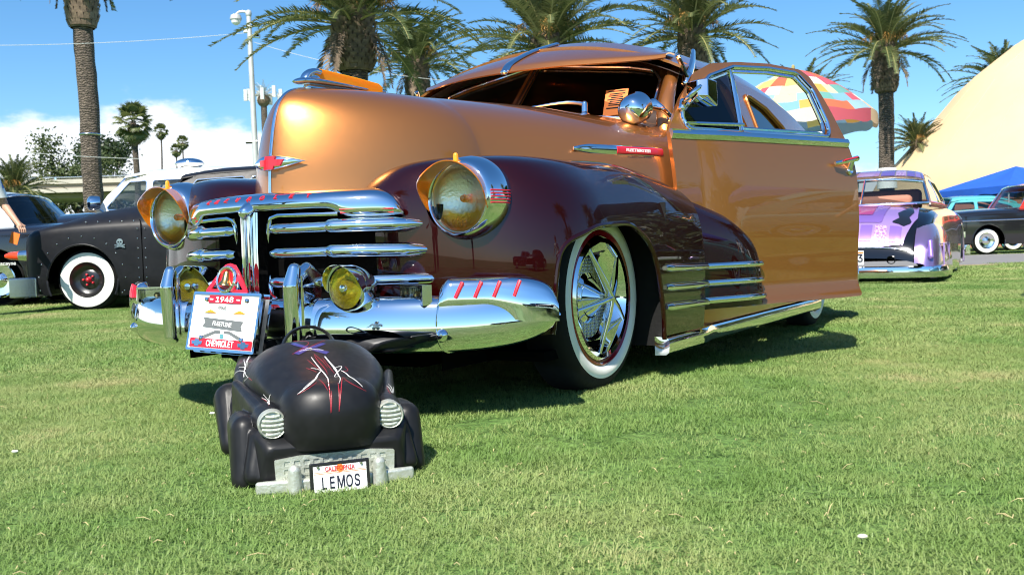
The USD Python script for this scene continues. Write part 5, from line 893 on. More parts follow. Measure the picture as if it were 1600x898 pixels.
PUR = dict(paint=M['blackfade'], top=M['silverfade'], podpaint=M['silverfade'], wheelbase=2.92, skirt=True, wheel_z=.30, trim=M['terracotta'], split=True, ww=(.2, .285),
    body=[(.82, .30, .60, .74, .66), (.72, .16, .74, .88, .84), (.3, .10, .80, .95, .92), (-.8, .07, .84, 1.0, .93), (-1.4, .06, .84, .97, .92), (-2.6, .06, .82, .93, .90), (-3.2, .06, .78, .90, .86), (-3.55, .06, .66, .80, .83), (-3.80, .07, .50, .63, .80), (-3.95, .08, .33, .43, .77), (-3.99, .09, .22, .30, .74)],
    belt=.94, cabin=[(-.95, .90), (-1.30, 1.26), (-1.5, 1.31), (-2.2, 1.31), (-2.7, 1.16), (-3.05, .88)], cabin_w=(.78, .63), windows=[[(-1.12, .97), (-1.38, 1.24), (-1.98, 1.26), (-1.98, .97)]],
    roof=[(-1.32, 1.285), (-1.6, 1.315), (-2.2, 1.315), (-2.62, 1.215)], screen=((-1.0, .93), (-1.34, 1.29)), back=((-3.02, .93), (-2.64, 1.205)), crown=.085, bow=.16, pods=[(-1.95, -4.06, .985, .76, .06)],
    bumpers=[('front_bumper', [(.95, 0, .30), (.93, .5, .30), (.8, .88, .3), (.6, .96, .30)]), ('rear_bumper', [(-4.18, 0, .13), (-4.16, .5, .13), (-4.04, .88, .13), (-3.7, 1.0, .13)])], lamps=[(.72, .70, .66, .085)])
ph = math.atan2(.87, .49)
pur = build_car('purple_coupe', 'purple lace-painted custom coupe seen from behind, right of the gold door', PUR, (5.90, 14.45, 0), ph)
# painted roof stripes and deck panels, each a thin skin over the surface
PB = PUR['body']; _pr = []
for x, zf, zs, zc, w in PB:
    _pr.append([(x, w * .90, zs + .25 * (zc - zs)), (x, w * .62, zs + .75 * (zc - zs)), (x, w * .3, zc - .01), (x, 0, zc)])
def deck_z(x, y):
    xs_ = np.array([b[0] for b in PB])[::-1]; f = lambda k: PchipInterpolator(xs_, np.array([b[k] for b in PB])[::-1])(x); zs, zc, w = f(2), f(3), f(4); a = abs(y) / w
    return float(np.interp(a, [0, .3, .62, .9, 1.0], [zc, zc - .01, zs + .75 * (zc - zs), zs + .25 * (zc - zs), zs - .05]))
def deck_skin(nm, poly, mat, off):
    x0, y0, x1, y1 = poly.bounds; g = gridmesh(np.array([[(x, y, deck_z(x, y) + off) for y in np.linspace(y0, y1, 40)] for x in np.linspace(x0, x1, 40)])); q = clip(g, sdf(poly, (0, 1)))
    n = np.array([-.5, 0, .86]); obj(nm, tm(np.array(q.vertices) + n * off, q.faces), mat, pur, smooth=True)
RP = lambda p, r=.06: Polygon(p).buffer(-r).buffer(r, quad_segs=6)
deck_skin('deck_panel', RP([(-3.10, -.66), (-3.10, .66), (-3.55, .68), (-3.93, .56), (-3.955, .3), (-3.955, -.3), (-3.93, -.56), (-3.55, -.68)]), M['lilac'], .006)
deck_skin('deck_panel', RP([(-3.16, -.36), (-3.16, .36), (-3.72, .32), (-3.72, -.32)], .04), M['purple'], .010)
deck_skin('deck_panel', RP([(-3.22, -.22), (-3.22, .22), (-3.58, .20), (-3.58, -.20)], .02), M['magenta'], .013)
for i, y in enumerate(np.linspace(-.48, .48, 7)): deck_skin('deck_lace', shapely.box(-3.925, y - .065, -3.76, y + .065), M['lace'] if i % 2 else M['purple'], .012)
for sg in (1, -1):
    fl_ = [(-3.70, .42), (-3.62, .50), (-3.5, .47), (-3.34, .56), (-3.24, .48), (-3.20, .60), (-3.40, .64), (-3.56, .60), (-3.66, .64), (-3.74, .56)]; deck_skin('deck_flame', Polygon([(x, sg * y) for x, y in fl_]).buffer(-.012).buffer(.012), M['glossblack'], .011)
    deck_skin('deck_edge', LineString([(-3.10, sg * .66), (-3.55, sg * .68), (-3.93, sg * .56)]).buffer(.010), M['lilac'], .013)
obj('deck_lip', tube(np.array([(-3.955, y, deck_z(-3.955, y) + .004) for y in np.linspace(-.62, .62, 20)]), .010, 6), M['chrome2'], pur)
wtop, wbel = PUR['cabin_w'][1], PUR['cabin_w'][0]
def roof_pt(x, a, off):
    z = float(PchipInterpolator([-2.62, -2.2, -1.6, -1.32], [1.215, 1.315, 1.315, 1.285])(x)); ye = wbel + (wtop - wbel) * np.clip((z - .94) / .37, 0, 1) ** 1.3; s = np.sign(math.cos(a)); return (x, s * ye * abs(math.cos(a)) ** .75, z + .085 * math.sin(a) ** 1.1 + off)
es = np.linspace(.12, np.pi - .12, 12)
for i in range(11):
    a0, a1 = es[i] + .012, es[i + 1] - .012; obj('roof_stripe', gridmesh(np.array([[roof_pt(x, a, .006) for a in np.linspace(a0, a1, 6)] for x in np.linspace(-2.60, -1.34, 14)])), [M['purple'], M['lilac'], M['purple'], M['lace']][i % 4], pur, smooth=True)
# number plate, tail lamps, side panels
np_ = obj('number_plate', box((-3.99, 0, .30), (.012, .31, .16)), M['white'], pur); obj('plate_lettering', text('3LOW283', .07, (-3.998, 0, .265), (0, -1, 0), (0, 0, 1), .004, width=.27) if False else text('3', .085, (-3.998, -.115, .255), (0, -1, 0), (0, 0, 1), .004), M['ink'], np_)
obj('plate_band', box((-3.998, 0, .36), (.004, .30, .018)), M['orange'], np_)
for sg in (1, -1):
    obj('tail_lamp', hull([(-3.98, sg * .86, .46), (-4.03, sg * .87, .30)], .030, 14), M['purple'], pur); obj('exhaust_tip', lathe([(-.05, .045), (.02, .05), (.03, .04)], 20, 'x', (-4.0, sg * .45, .27)), M['blackpaint'], pur)
    pm_ = gridmesh(np.array([[(x, sg * (.972 - .10 * max(0, (-3.3 - x)) ** 2), z) for z in np.linspace(.22, .42, 5)] for x in np.linspace(-3.55, -3.05, 10)])); obj('side_panel', pm_, M['magenta'], pur, smooth=True)
    rg = np.array([(-3.58, .20), (-3.02, .20), (-3.02, .44), (-3.58, .44)]); obj('side_panel_edge', tube(np.array([(x, sg * (.975 - .10 * max(0, (-3.3 - x)) ** 2), z) for x, z in np.vstack([np.linspace(rg[k], rg[(k + 1) % 4], 6)[:-1] for k in range(4)])]), .009, 6, closed=True), M['lilac'], pur)
# the cars that mirror in the chrome, behind the camera
dup(left_car, 'dark coupe mirrored in the right end of the chrome bumper', (4.2, -5.5, 0), math.radians(160))
# ================================================================ palms, trees, structures
def at(px, py_ground=None, Z=None, y=None):
    """world x for a picture column at depth Z (the horizon row there is 388.6 - .031 (px - 800))"""
    return (px + 8 - 800) / FPX * Z
def leafmat(name, c1, c2, trans=.35, rough=.45):
    return usdkit.material(stage, L(name), {'g': ('geometry', {}), 'oi': ('object_info', {}), 'a': ('math', {'math_type': 'add'}), 'h': ('math', {'math_type': 'multiply', 'value2': .5}), 'r': ('rgb_ramp', {'ramp': [(0, c1), (1, c2)]}), 'p': ('principled_bsdf', {'roughness': rough}), 't': ('translucent_bsdf', {}), 'm': ('mix_closure', {'fac': trans})},
        [('g.random_per_island', 'a.value1'), ('oi.random', 'a.value2'), ('a.value', 'h.value1'), ('h.value', 'r.fac'), ('r.color', 'p.base_color'), ('r.color', 't.color'), ('p.BSDF', 'm.closure1'), ('t.BSDF', 'm.closure2')], surface='m.closure')
M['frond'] = leafmat('palm_frond', (.065, .09, .030), (.22, .235, .095), .32)
M['fanleaf'] = leafmat('fan_leaf', (.09, .12, .035), (.24, .25, .09), .35)
M['treeleaf'] = leafmat('tree_leaf', (.035, .058, .020), (.13, .16, .055), .3)
M['rachis'] = pmat('frond_stalk', (.30, .27, .10), .5)
M['dates'] = pmat('date_stalks', (.42, .22, .05), .6, var=.3, vscale=20)
M['boots'] = pmat('palm_boots', (.145, .105, .07), .9, var=.55, vscale=5, bump=.8, bscale=14)
M['palmbark'] = usdkit.material(stage, L('palm_bark'), {'tc': ('texture_coordinate', {}), 'w': ('wave_texture', {'bands_direction': 'z', 'scale': 3.6, 'distortion': 9.0, 'detail': 5.0, 'detail_scale': 2.2}), 'n': ('noise_texture', {'scale': 9.0, 'detail': 6.0}), 'mx': ('mix', {'mix_type': 'multiply', 'fac': .8}), 'r': ('rgb_ramp', {'ramp': [(.1, (.075, .06, .047)), (.9, (.17, .14, .11))]}), 'r2': ('rgb_ramp', {'ramp': [(.3, (.5, .5, .5)), (.7, (1.3, 1.25, 1.2))]}), 'b': ('bump', {'strength': 1.0, 'distance': .05}), 'p': ('principled_bsdf', {'roughness': .92})},
    [('tc.object', 'w.vector'), ('tc.object', 'n.vector'), ('w.fac', 'r.fac'), ('n.fac', 'r2.fac'), ('r.color', 'mx.color1'), ('r2.color', 'mx.color2'), ('mx.color', 'p.base_color'), ('w.fac', 'b.height'), ('b.normal', 'p.normal')], surface='p.BSDF')
def frond_mesh(R, length, elev, droop, leaf=.42, n=46, side_tilt=.5):
    """one arching feather leaf in the x z plane starting at the origin, leaflets on both sides"""
    t = np.linspace(0, 1, 24); ang = elev - droop * t ** 1.25; dx = np.cos(ang) * length / 23; dz = np.sin(ang) * length / 23
    P = np.c_[np.r_[0, np.cumsum(dx)[:-1]], np.zeros(24), np.r_[0, np.cumsum(dz)[:-1]]]; P[:, 1] += np.sin(t * 2.2) * R.normal(0, .10) * length * .3
    rc = tube(P, np.linspace(.035, .006, 24), 4); V, F = [], []; k = 0
    for s in (1, -1):
        for u in np.linspace(.13, .99, n):
            i = min(int(u * 23), 22); f = u * 23 - i; p = P[i] * (1 - f) + P[i + 1] * f; tg = P[i + 1] - P[i]; tg /= np.linalg.norm(tg); sd = np.array([0, s, 0.0]); up = np.cross(tg, [0, 1, 0]); up *= np.sign(up[2]) or 1
            l = leaf * (math.sin(min(u * 1.15 + .10, 1) * math.pi) ** .55 * .75 + .28) * R.uniform(.85, 1.15); a = .75 - .35 * u
            d = tg * math.sin(a) * 1.1 + sd * math.cos(a) + up * side_tilt * R.uniform(.3, 1.2); d /= np.linalg.norm(d); w = .027 * (.6 + .6 * R.random()); dr = np.array([0, 0, -1.0]) * l * .22 * R.uniform(.5, 1.5)
            wv = tg * w; V += [p - wv, p + wv, p + d * l * .55 + wv * .9 + dr * .25, p + d * l * .55 - wv * .9 + dr * .25, p + d * l + dr]; F += [[k, k + 1, k + 2], [k, k + 2, k + 3], [k + 3, k + 2, k + 4]]; k += 5
    return tm(V, F), rc
def boots_mesh(R, r0, r1, h, rows, cols, proud):
    """swollen head of cut leaf bases: overlapping scales round a barrel"""
    prof = spl([(0, r0 * .86), (.06 * h, r0), (.45 * h, r1), (.85 * h, r1 * .92), (h, r1 * .6)], 16, lin=None); core = lathe([(z, r - .03) for z, r in prof] , 28, 'z'); V, F = [], []; k = 0
    for j in range(rows):
        z = h * (j + .3) / rows; r = float(np.interp(z, prof[:, 0], prof[:, 1])); dz = h / rows * 1.25
        for i in range(cols):
            a = 2 * math.pi * (i + .5 * (j % 2)) / cols; wd = 2 * math.pi * r / cols * .56; ca, sa = math.cos(a), math.sin(a); o = np.array([ca, sa, 0]); tn = np.array([-sa, ca, 0]); q = proud * R.uniform(.4, 1.3); b = o * r + [0, 0, z]
            V += [b - tn * wd + [0, 0, 0], b + tn * wd, b + tn * wd * .7 + o * q + [0, 0, dz], b - tn * wd * .7 + o * q + [0, 0, dz], b + o * q * .1 + [0, 0, dz * 1.05]]; F += [[k, k + 1, k + 2], [k, k + 2, k + 3], [k + 3, k + 2, k + 4]]; k += 5
    return core, tm(V, F)
def date_palm(name, label, loc, H, seed, nf=62, skirt=1.9, lean=(0, 0), s=1.0, dead=4):
    """trunk of height H below the head (metres at scale 1)"""
    R = np.random.default_rng(seed); t = thing(name, label, 'palm tree', loc, R.uniform(0, 6), 'date palms behind the cars', s)
    Ht = H; zz = np.linspace(0, Ht - skirt + .1, 22); tr = np.array([(lean[0] * (z / Ht) ** 2 + .02 * math.sin(z * 1.3), lean[1] * (z / Ht) ** 2, z) for z in zz]); rr = .33 + .10 * np.exp(-zz / .5) + .010 * np.sin(zz * 9); m = tube(tr, rr, 22); v = np.array(m.vertices); nn = meshkit.noise(v * [6, 6, 9], 3); v[:, :2] += (v[:, :2] - tr[np.clip((v[:, 2] / Ht * 21).astype(int), 0, 21), :2]) * (nn[:, None] - .5) * .10
    obj('trunk', tm(v, m.faces), M['palmbark'], t, smooth=60)
    top = np.array([tr[-1, 0], tr[-1, 1], Ht - skirt]); core, sc = boots_mesh(R, .50, .55, skirt, 15, 17, .07); b = obj('leaf_base_head', mv(core, top), M['boots'], t); obj('leaf_bases', mv(sc, top), M['boots'], b, smooth=False).SetCustomDataByKey('kind', 'stuff')
    c = top + [0, 0, skirt - .18]
    for i in range(nf):
        q = (i + .5) / nf; el = math.radians(88 - 92 * q ** 1.1 + R.normal(0, 5)); az = i * 2.39996 + R.normal(0, .15); ln = (2.5 + .75 * math.sin(min(q * 1.5, 1) * math.pi * .55)) * R.uniform(.9, 1.1)
        lf, rc = frond_mesh(R, ln, el, R.uniform(.8, 1.45) * (1.0 if q < .8 else .8), leaf=.46, n=52); p = np.array([math.cos(az), math.sin(az), 0]) * (.10 + .20 * q) + c - [0, 0, .30 * q]
        tf = lambda m: mv(rot(m, math.degrees(az), (0, 0, 1)), p)
        fo = obj('frond', tf(lf), M['frond'], t, smooth=False); obj('stalk', tf(rc), M['rachis'], fo)
    for i in range(5):
        az = R.uniform(0, 6.28); lf, rc = frond_mesh(R, 1.7, math.radians(-58), .5, leaf=.30, n=30); p = np.array([math.cos(az), math.sin(az), 0]) * .42 + c - [0, 0, .35]; obj('dry_frond', mv(rot(lf, math.degrees(az), (0, 0, 1)), p), M['boots'], t, smooth=False)
    dd = []
    for i in range(16):
        az = R.uniform(0, 6.28); pth = spl([c + np.array([math.cos(az), math.sin(az), 0]) * .15, c + np.array([math.cos(az) * .55, math.sin(az) * .55, .55]), c + np.array([math.cos(az) * 1.0, math.sin(az) * 1.0, .30])], 8); dd.append(tube(pth, .010, 4))
        for k in range(10): e = pth[-1 - (k % 3)] + R.normal(0, .06, 3); dd.append(tube(np.array([pth[-2 - k % 3], e, e + [R.normal(0, .1), R.normal(0, .1), -.28]]), .007, 3))
    obj('date_stalks', cat(dd), M['dates'], t).SetCustomDataByKey('kind', 'stuff')
    return t
PA = date_palm('date_palm', 'tall date palm at the left whose head is cut by the picture top', (at(146, Z=33.5), 33.5, 0), 11.6, 11, skirt=2.9, lean=(-.15, 0))
PB_ = date_palm('date_palm', 'thick headed date palm rising right behind the hood ornament', (at(559, Z=24.5), 24.5, 0), 6.85, 12, skirt=1.65)
PC = date_palm('date_palm', 'tallest date palm right of centre, over the purple car', (at(1381, Z=43), 43, 0), 9.3, 13, skirt=2.25)
def dpalm(src, label, px, Z, H0, head_y, hz, s, rz):
    """head row head_y at depth Z: sinks the copy so its head stands at that height"""
    z = .53 + (hz - head_y) / FPX * Z; dup(src, label, (at(px, Z=Z), Z, min(z - H0 * s, 0.0)), rz, s=s)
dpalm(PC, 'slim date palm just right of the thick headed one', 655, 42.0, 9.3, 30, 393, .98, 1.0)
dpalm(PB_, 'broad crowned date palm standing behind the gold roof', 860, 33.5, 6.85, 58, 387, 1.18, 2.2)
dpalm(PC, 'date palm with shaggy scaled head behind the gold roof rear', 1083, 33.0, 9.3, 44, 380, .92, 4.0)
dpalm(PC, 'small dark date palm above the open gold door', 1256, 58.0, 9.3, 76, 374, .98, 3.0)
dpalm(PC, 'short date palm between the tallest one and the beige dome', 1428, 57.0, 9.3, 168, 369, .68, 2.0)
dpalm(PC, 'date palm half hidden behind the beige dome', 1562, 74.0, 9.3, 88, 365, 1.35, 5.0)
dpalm(PB_, 'low date palm at the left edge before the overpass', 22, 40.0, 6.85, 292, 413, .62, .5)
obj('trunk_band', lathe([(-.02, .40), (-.02, .43), (.9, .415), (.9, .39)], 28, 'z', (0, 0, 2.75)), M['white'], PC)
obj('trunk_tie', lathe([(-.03, .36), (0, .375), (.03, .36)], 24, 'z', (-.03, 0, 5.0)), M['chrome2'], PA)
# ---- fan palms
def fan_leaf(R, r):
    n = 22; V, F = [], []; k = 0
    for i in range(n):
        a = (i / (n - 1) - .5) * 3.6; l = r * (.75 + .25 * math.cos(a)) * R.uniform(.9, 1.05); w = .055; d = np.array([math.cos(a), math.sin(a), 0]); sd = np.array([-math.sin(a), math.cos(a), 0]); dr = -.25 * l * R.uniform(.6, 1.6)
        V += [np.zeros(3), d * l * .6 - sd * w, d * l * .6 + sd * w, d * l + [0, 0, dr]]; F += [[k, k + 1, k + 2], [k + 1, k + 3, k + 2]]; k += 4
    return tm(V, F)
def fan_palm(label, loc, H, seed, s=1.0, nf=46):
    R = np.random.default_rng(seed); t = thing('fan_palm', label, 'palm tree', loc, 0, 'fan palms beyond the cars', s); zz = np.linspace(0, H, 16); obj('trunk', tube(np.c_[.1 * np.sin(zz * .3), 0 * zz, zz], .27 + .12 * np.exp(-zz) - .004 * zz, 14), M['palmbark'], t, smooth=60)
    for i in range(nf):
        q = (i + .5) / nf; el = math.radians(80 - 150 * q + R.normal(0, 6)); az = i * 2.39996; lf = fan_leaf(R, .85); m = rot(lf, R.uniform(-30, 30), (1, 0, 0)); st = 1.0; m = mv(m, (st, 0, 0)); m = cat(m, tube(np.array([(0, 0, 0), (st, 0, 0)]), .018, 4)); m = rot(m, -math.degrees(el), (0, 1, 0)); obj('fan_leaf', mv(rot(m, math.degrees(az), (0, 0, 1)), (.1 * math.sin(H * .3), 0, H - .25 * q)), M['fanleaf'], t, smooth=False)
    dead = []
    for i in range(40): az = R.uniform(0, 6.28); dead.append(mv(rot(rot(fan_leaf(R, .7), 78, (0, 1, 0)), math.degrees(az), (0, 0, 1)), (.25 * math.cos(az) + .1 * math.sin(H * .3), .25 * math.sin(az), H - R.uniform(.3, 1.5))))
    obj('dead_leaf_skirt', cat(dead), M['boots'], t, smooth=False).SetCustomDataByKey('kind', 'stuff'); return t
FP = fan_palm('tallest fan palm left of the street lamp', (at(213, Z=62), 62, 0), 12.0, 21, s=.80)
FP2 = fan_palm('fan palm second from the left in front of the white cloud', (at(254, Z=160), 160, 0), 28.5, 22, s=.78)
dup(FP2, 'fan palm at the left of the close pair', (at(277, Z=172), 172, 0), 2.0, s=.715)
dup(FP2, 'fan palm at the right of the close pair', (at(288, Z=166), 166, 0), 4.0, s=.735)
# ---- broad trees behind the overpass
def broad_tree(label, loc, h, w, seed, n=6500, name='broad_tree'):
    R = np.random.default_rng(seed); t = thing(name, label, 'tree', loc); limbs = [tube(spl([(0, 0, 0), (R.normal(0, .2), 0, h * .25), (R.normal(0, .3), R.normal(0, .3), h * .5)], 10), np.linspace(.35, .2, 10), 10)]; cl = []
    for i in range(13):
        a = R.uniform(0, 6.28); r = w * R.uniform(.15, .95); z = h * R.uniform(.52, .97); c = np.array([r * math.cos(a), r * math.sin(a), z - .25 * r]); cl.append(c); limbs.append(tube(spl([(0, 0, h * R.uniform(.2, .45)), c * [.5, .5, .75], c - [0, 0, .2]], 10), np.linspace(.14, .03, 10), 6))
    obj('trunk', cat(limbs), M['palmbark'], t, smooth=60); k = R.integers(0, len(cl), n); c = np.array(cl)[k]; P = c + R.normal(0, 1, (n, 3)) * [w * .20, w * .20, h * .055]; d1 = R.normal(0, 1, (n, 3)); d1 /= np.linalg.norm(d1, axis=1, keepdims=True); d2 = np.cross(d1, R.normal(0, 1, (n, 3))); d2 /= np.linalg.norm(d2, axis=1, keepdims=True); sz = R.uniform(.07, .19, (n, 1)) * h / 10
    V = np.stack([P - d1 * sz, P + d2 * sz * .6, P + d1 * sz, P - d2 * sz * .6], 1).reshape(-1, 3); i = np.arange(n) * 4; obj('crown', tm(V, np.vstack([np.c_[i, i + 1, i + 2], np.c_[i, i + 2, i + 3]])), M['treeleaf'], t, smooth=False); return t
tree1 = broad_tree('dark broad tree behind the overpass, left of the palm trunk', (at(122, Z=105), 105, 0), 14.5, 4.3, 31)
broad_tree('dark broad tree behind the overpass, right of the palm trunk', (at(168, Z=112), 112, 0), 14.8, 3.6, 32)
broad_tree('small low tree over the overpass rail, left of the broad trees', (at(82, Z=104), 104, 0), 10.6, 1.8, 33, 2200)
broad_tree('small bushy tree over the overpass rail below the fan palm', (at(186, Z=100), 100, 0), 9.6, 1.3, 34, 1600)
hg = thing('far_hedge', 'low far hedge seen through the purple car windows', 'hedge', (at(1370, Z=95), 95, 0)); R_ = np.random.default_rng(5)
n = 5000; P = np.c_[R_.uniform(-14, 14, n), R_.normal(0, 1.2, n), np.abs(R_.normal(0, 1, n)) * 1.6]; d1 = R_.normal(0, .25, (n, 3)); d2 = R_.normal(0, .25, (n, 3)); i = np.arange(n) * 3; obj('foliage', tm(np.stack([P - d1, P + d2, P + d1], 1).reshape(-1, 3), np.c_[i, i + 1, i + 2]), M['treeleaf'], hg, smooth=False)
# ---- overpass
M['concrete'] = pmat('concrete', (.40, .37, .31), .9, var=.12, vscale=.7, bump=.2, bscale=5)
M['concrete2'] = pmat('concrete_beam', (.27, .235, .18), .9, var=.15, vscale=.5)
ov = thing('overpass', 'concrete road overpass with a railing beyond the parked cars at left', 'overpass', (at(120, Z=92), 92, 0), math.radians(2.0))
Zs = 92 / FPX; zr = lambda py: .53 + (409 - py) * Zs
obj('deck', box((0, 0, (zr(291) + zr(303)) / 2), (90, 9, zr(291) - zr(303))), M['concrete2'], ov); obj('parapet', box((0, -4.6, (zr(286.5) + zr(293)) / 2), (90, .3, zr(286.5) - zr(293))), M['concrete'], ov); obj('edge_beam', box((0, -4.75, (zr(300) + zr(306)) / 2), (90, .5, zr(300) - zr(306))), M['concrete'], ov); obj('girder', box((0, 0, (zr(306) + zr(313)) / 2), (90, 7, zr(306) - zr(313))), M['concrete2'], ov)
for x in (-30, -4, 24): obj('pier', box((x, 0, zr(313) / 2), (1.6, 5, zr(313))), M['concrete2'], ov)
obj('rail', tube(np.array([(-45, -4.6, zr(283.5)), (45, -4.6, zr(283.5))]), .06, 6), M['chrome2'], ov)
for x in np.arange(-44, 45, 4.0): obj('rail_post', box((x, -4.6, (zr(283.5) + zr(287)) / 2), (.12, .12, zr(283.5) - zr(287))), M['chrome2'], ov)
# ---- street lamp and the antenna disguised as a palm
M['galv'] = pmat('galvanised_steel', (.50, .52, .50), .5, .35, var=.12, vscale=3)
sl = thing('street_lamp', 'pale steel street lamp with a bowl lantern and loudspeakers on it', 'street lamp', (at(401, Z=28), 28, 0)); k = 28 / FPX; zl = lambda py: .53 + (401 - py) * k
obj('pole', tube(np.array([(0, 0, 0), (-.02, 0, 3), (-.05, 0, zl(28))]), [.105, .09, .07], 16), M['galv'], sl, smooth=60); obj('pole_cap', hull([(-.05, 0, zl(28)), (-.05, 0, zl(25))], .09, 12), M['galv'], sl)
obj('arm', tube(spl([(-.05, 0, zl(30)), (-.15, 0, zl(23.5)), (-.30, 0, zl(23)), (-.42, 0, zl(27))], 12), .035, 8), M['galv'], sl); ln_ = obj('lantern', lathe([(zl(26), .03), (zl(28), .14), (zl(33), .17), (zl(35), .165)], 24, 'z', (-.43, 0, 0)), M['galv'], sl); obj('bowl', lathe([(zl(35), .15), (zl(40), .12), (zl(43), .05), (zl(43.5), 0)], 24, 'z', (-.43, 0, 0)), M['white'], ln_)
for dx, py in ((.13, 44), (.16, 61)): hs_ = obj('loudspeaker', rot(box((dx, -.05, zl(py)), (.20, .16, .11)), 8, (0, 1, 0), (dx, 0, zl(py))), M['chrome2'], sl); obj('horn', box((dx + .02, -.135, zl(py)), (.15, .02, .08)), M['black'], hs_)
obj('junction_box', box((-.14, 0, zl(52)), (.14, .12, .12)), M['galv'], sl); obj('banner_arm', tube(np.array([(-.28, -.02, zl(223)), (.06, -.02, zl(223))]), .055, 8), M['rimblack'], sl)
at_ = thing('antenna_tower', 'phone mast dressed as a palm with panel antennas, right of the street lamp', 'mast', (at(416, Z=80), 80, 0)); k = 80 / FPX; zl = lambda py: .53 + (401 - py) * k
obj('pole', tube(np.array([(0, 0, 0), (0, 0, zl(158))]), .26, 12), M['palmbark'], at_); obj('bulb', hull([(0, 0, zl(166)), (0, 0, zl(160))], [.3, .55], 14), M['boots'], at_); R_ = np.random.default_rng(8)
for i in range(26):
    az, el = i * 2.4, R_.uniform(.2, 1.4); lf, rc = frond_mesh(R_, 1.8, el, .9, .30, 18); tf = lambda m: mv(rot(m, math.degrees(az), (0, 0, 1)), (0, 0, zl(156))); fo = obj('frond', tf(lf), M['galv'], at_, smooth=False)
for i in range(9): a = i * .7; obj('antenna_panel', box((1.45 * math.cos(a), 1.45 * math.sin(a), zl(152) + .2 * math.sin(i * 5)), (.28, .2, .95)), M['galv'], at_); obj('antenna_arm', tube(np.array([(0, 0, zl(152)), (1.4 * math.cos(a), 1.4 * math.sin(a), zl(152))]), .04, 5), M['galv'], at_)
# ---- wires
for lab, p in (('pale overhead cable crossing the sky at upper left', [(-30, 75), (140, 72), (390, 56)]), ('faint thin wire sloping down behind the hood ornament', [(405, 70), (530, 103), (740, 132)]), ('lowest faint wire at left above the trees', [(-30, 232), (90, 243), (250, 250)])):
    pts = [np.array([at(x, Z=30), 30, .53 + (388.6 - .031 * (x - 800) - y) / FPX * 30]) for x, y in p]; o_ = obj('overhead_wire', tube(spl(pts, 20), .008, 5), M['galv']); tag(o_, lab, 'wire')
# ---- beige dome
M['domepaint'] = pmat('dome_paint', (.60, .43, .245), .85, var=.07, vscale=.25, bump=.25, bscale=9)
DZ = 56.0; k = DZ / FPX
prof = [(375, 8), (362, 45), (342, 90), (312, 122), (250, 192), (210, 238), (168, 272), (128, 302), (70, 328), (0, 345)]
pr = spl([(.0 + h * k, r * k) for r, h in [(380, -9)] + prof], 46, lin=None)
dm_ = thing('dome_hall', 'large beige domed hall rising at the right edge', 'building', (at(1732, Z=DZ), DZ, .53))
m = lathe(pr, 120, 'z'); v = np.array(m.vertices); obj('shell', tm(v, m.faces), M['domepaint'], dm_, smooth=60)
for i in range(24):
    a = i * 2 * math.pi / 24; obj('rib_seam', tube(np.array([(r * 1.0005 * math.cos(a), r * 1.0005 * math.sin(a), z) for z, r in pr[::3]]), .012, 4), M['domepaint'], dm_)
a0 = math.radians(-98); zz_ = 150 * k; rr_ = float(np.interp(zz_, pr[:, 0], pr[:, 1])) + .06; obj('wall_bracket', mv(cat(box((0, 0, 0), (.08, .12, .75)), box((.16, 0, .32), (.35, .12, .10)), box((.1, 0, -.3), (.3, .12, .10))), (rr_ * math.cos(math.radians(-113)), rr_ * math.sin(math.radians(-113)), zz_)), M['domepaint'], dm_)
# ---- blue canopy
M['bluecloth'] = pmat('blue_cloth', (.012, .085, .42), .7, var=.08, vscale=3)
cz = 30.5; k = cz / FPX; ct = thing('canopy_tent', 'bright blue pop-up canopy in front of the beige dome', 'canopy', (at(1582, Z=cz), cz, 0), math.radians(12))
w, ze, za = 1.75, .53 + (366 - 296) * k, .53 + (366 - 262) * k
ap = np.array([0, 0, za]); cs_ = [np.array([x * w, y * w, ze]) for x, y in ((-1, -1), (1, -1), (1, 1), (-1, 1))]
for i in range(4):
    a, b = cs_[i], cs_[(i + 1) % 4]; g = np.array([[a + (b - a) * u + (ap - a - (b - a) * u) * v - np.array([0, 0, .10]) * math.sin(math.pi * v) * (1 - abs(2 * u - 1)) for v in np.linspace(0, 1, 8)] for u in np.linspace(0, 1, 9)]); obj('roof_panel', gridmesh(g), M['bluecloth'], ct, smooth=60)
    obj('valance', gridmesh(np.array([[a + (b - a) * u - np.array([0, 0, .22 * v + .02 * math.sin(u * 25) * v]) for v in (0, .5, 1)] for u in np.linspace(0, 1, 16)])), M['bluecloth'], ct, smooth=60); obj('leg', tube(np.array([[a[0] * .97, a[1] * .97, 0], [a[0] * .97, a[1] * .97, ze]]), .022, 6), M['galv'], ct)
wl_ = thing('tiled_wall', 'low terracotta wall in the shade of the blue canopy', 'wall', (at(1530, Z=37), 37, 0)); obj('wall_face', box((0, 0, .95), (9, .3, 1.9)), M['terracotta'], wl_); obj('coping', box((0, 0, 1.93), (9.1, .42, .06)), M['terracotta'], wl_)
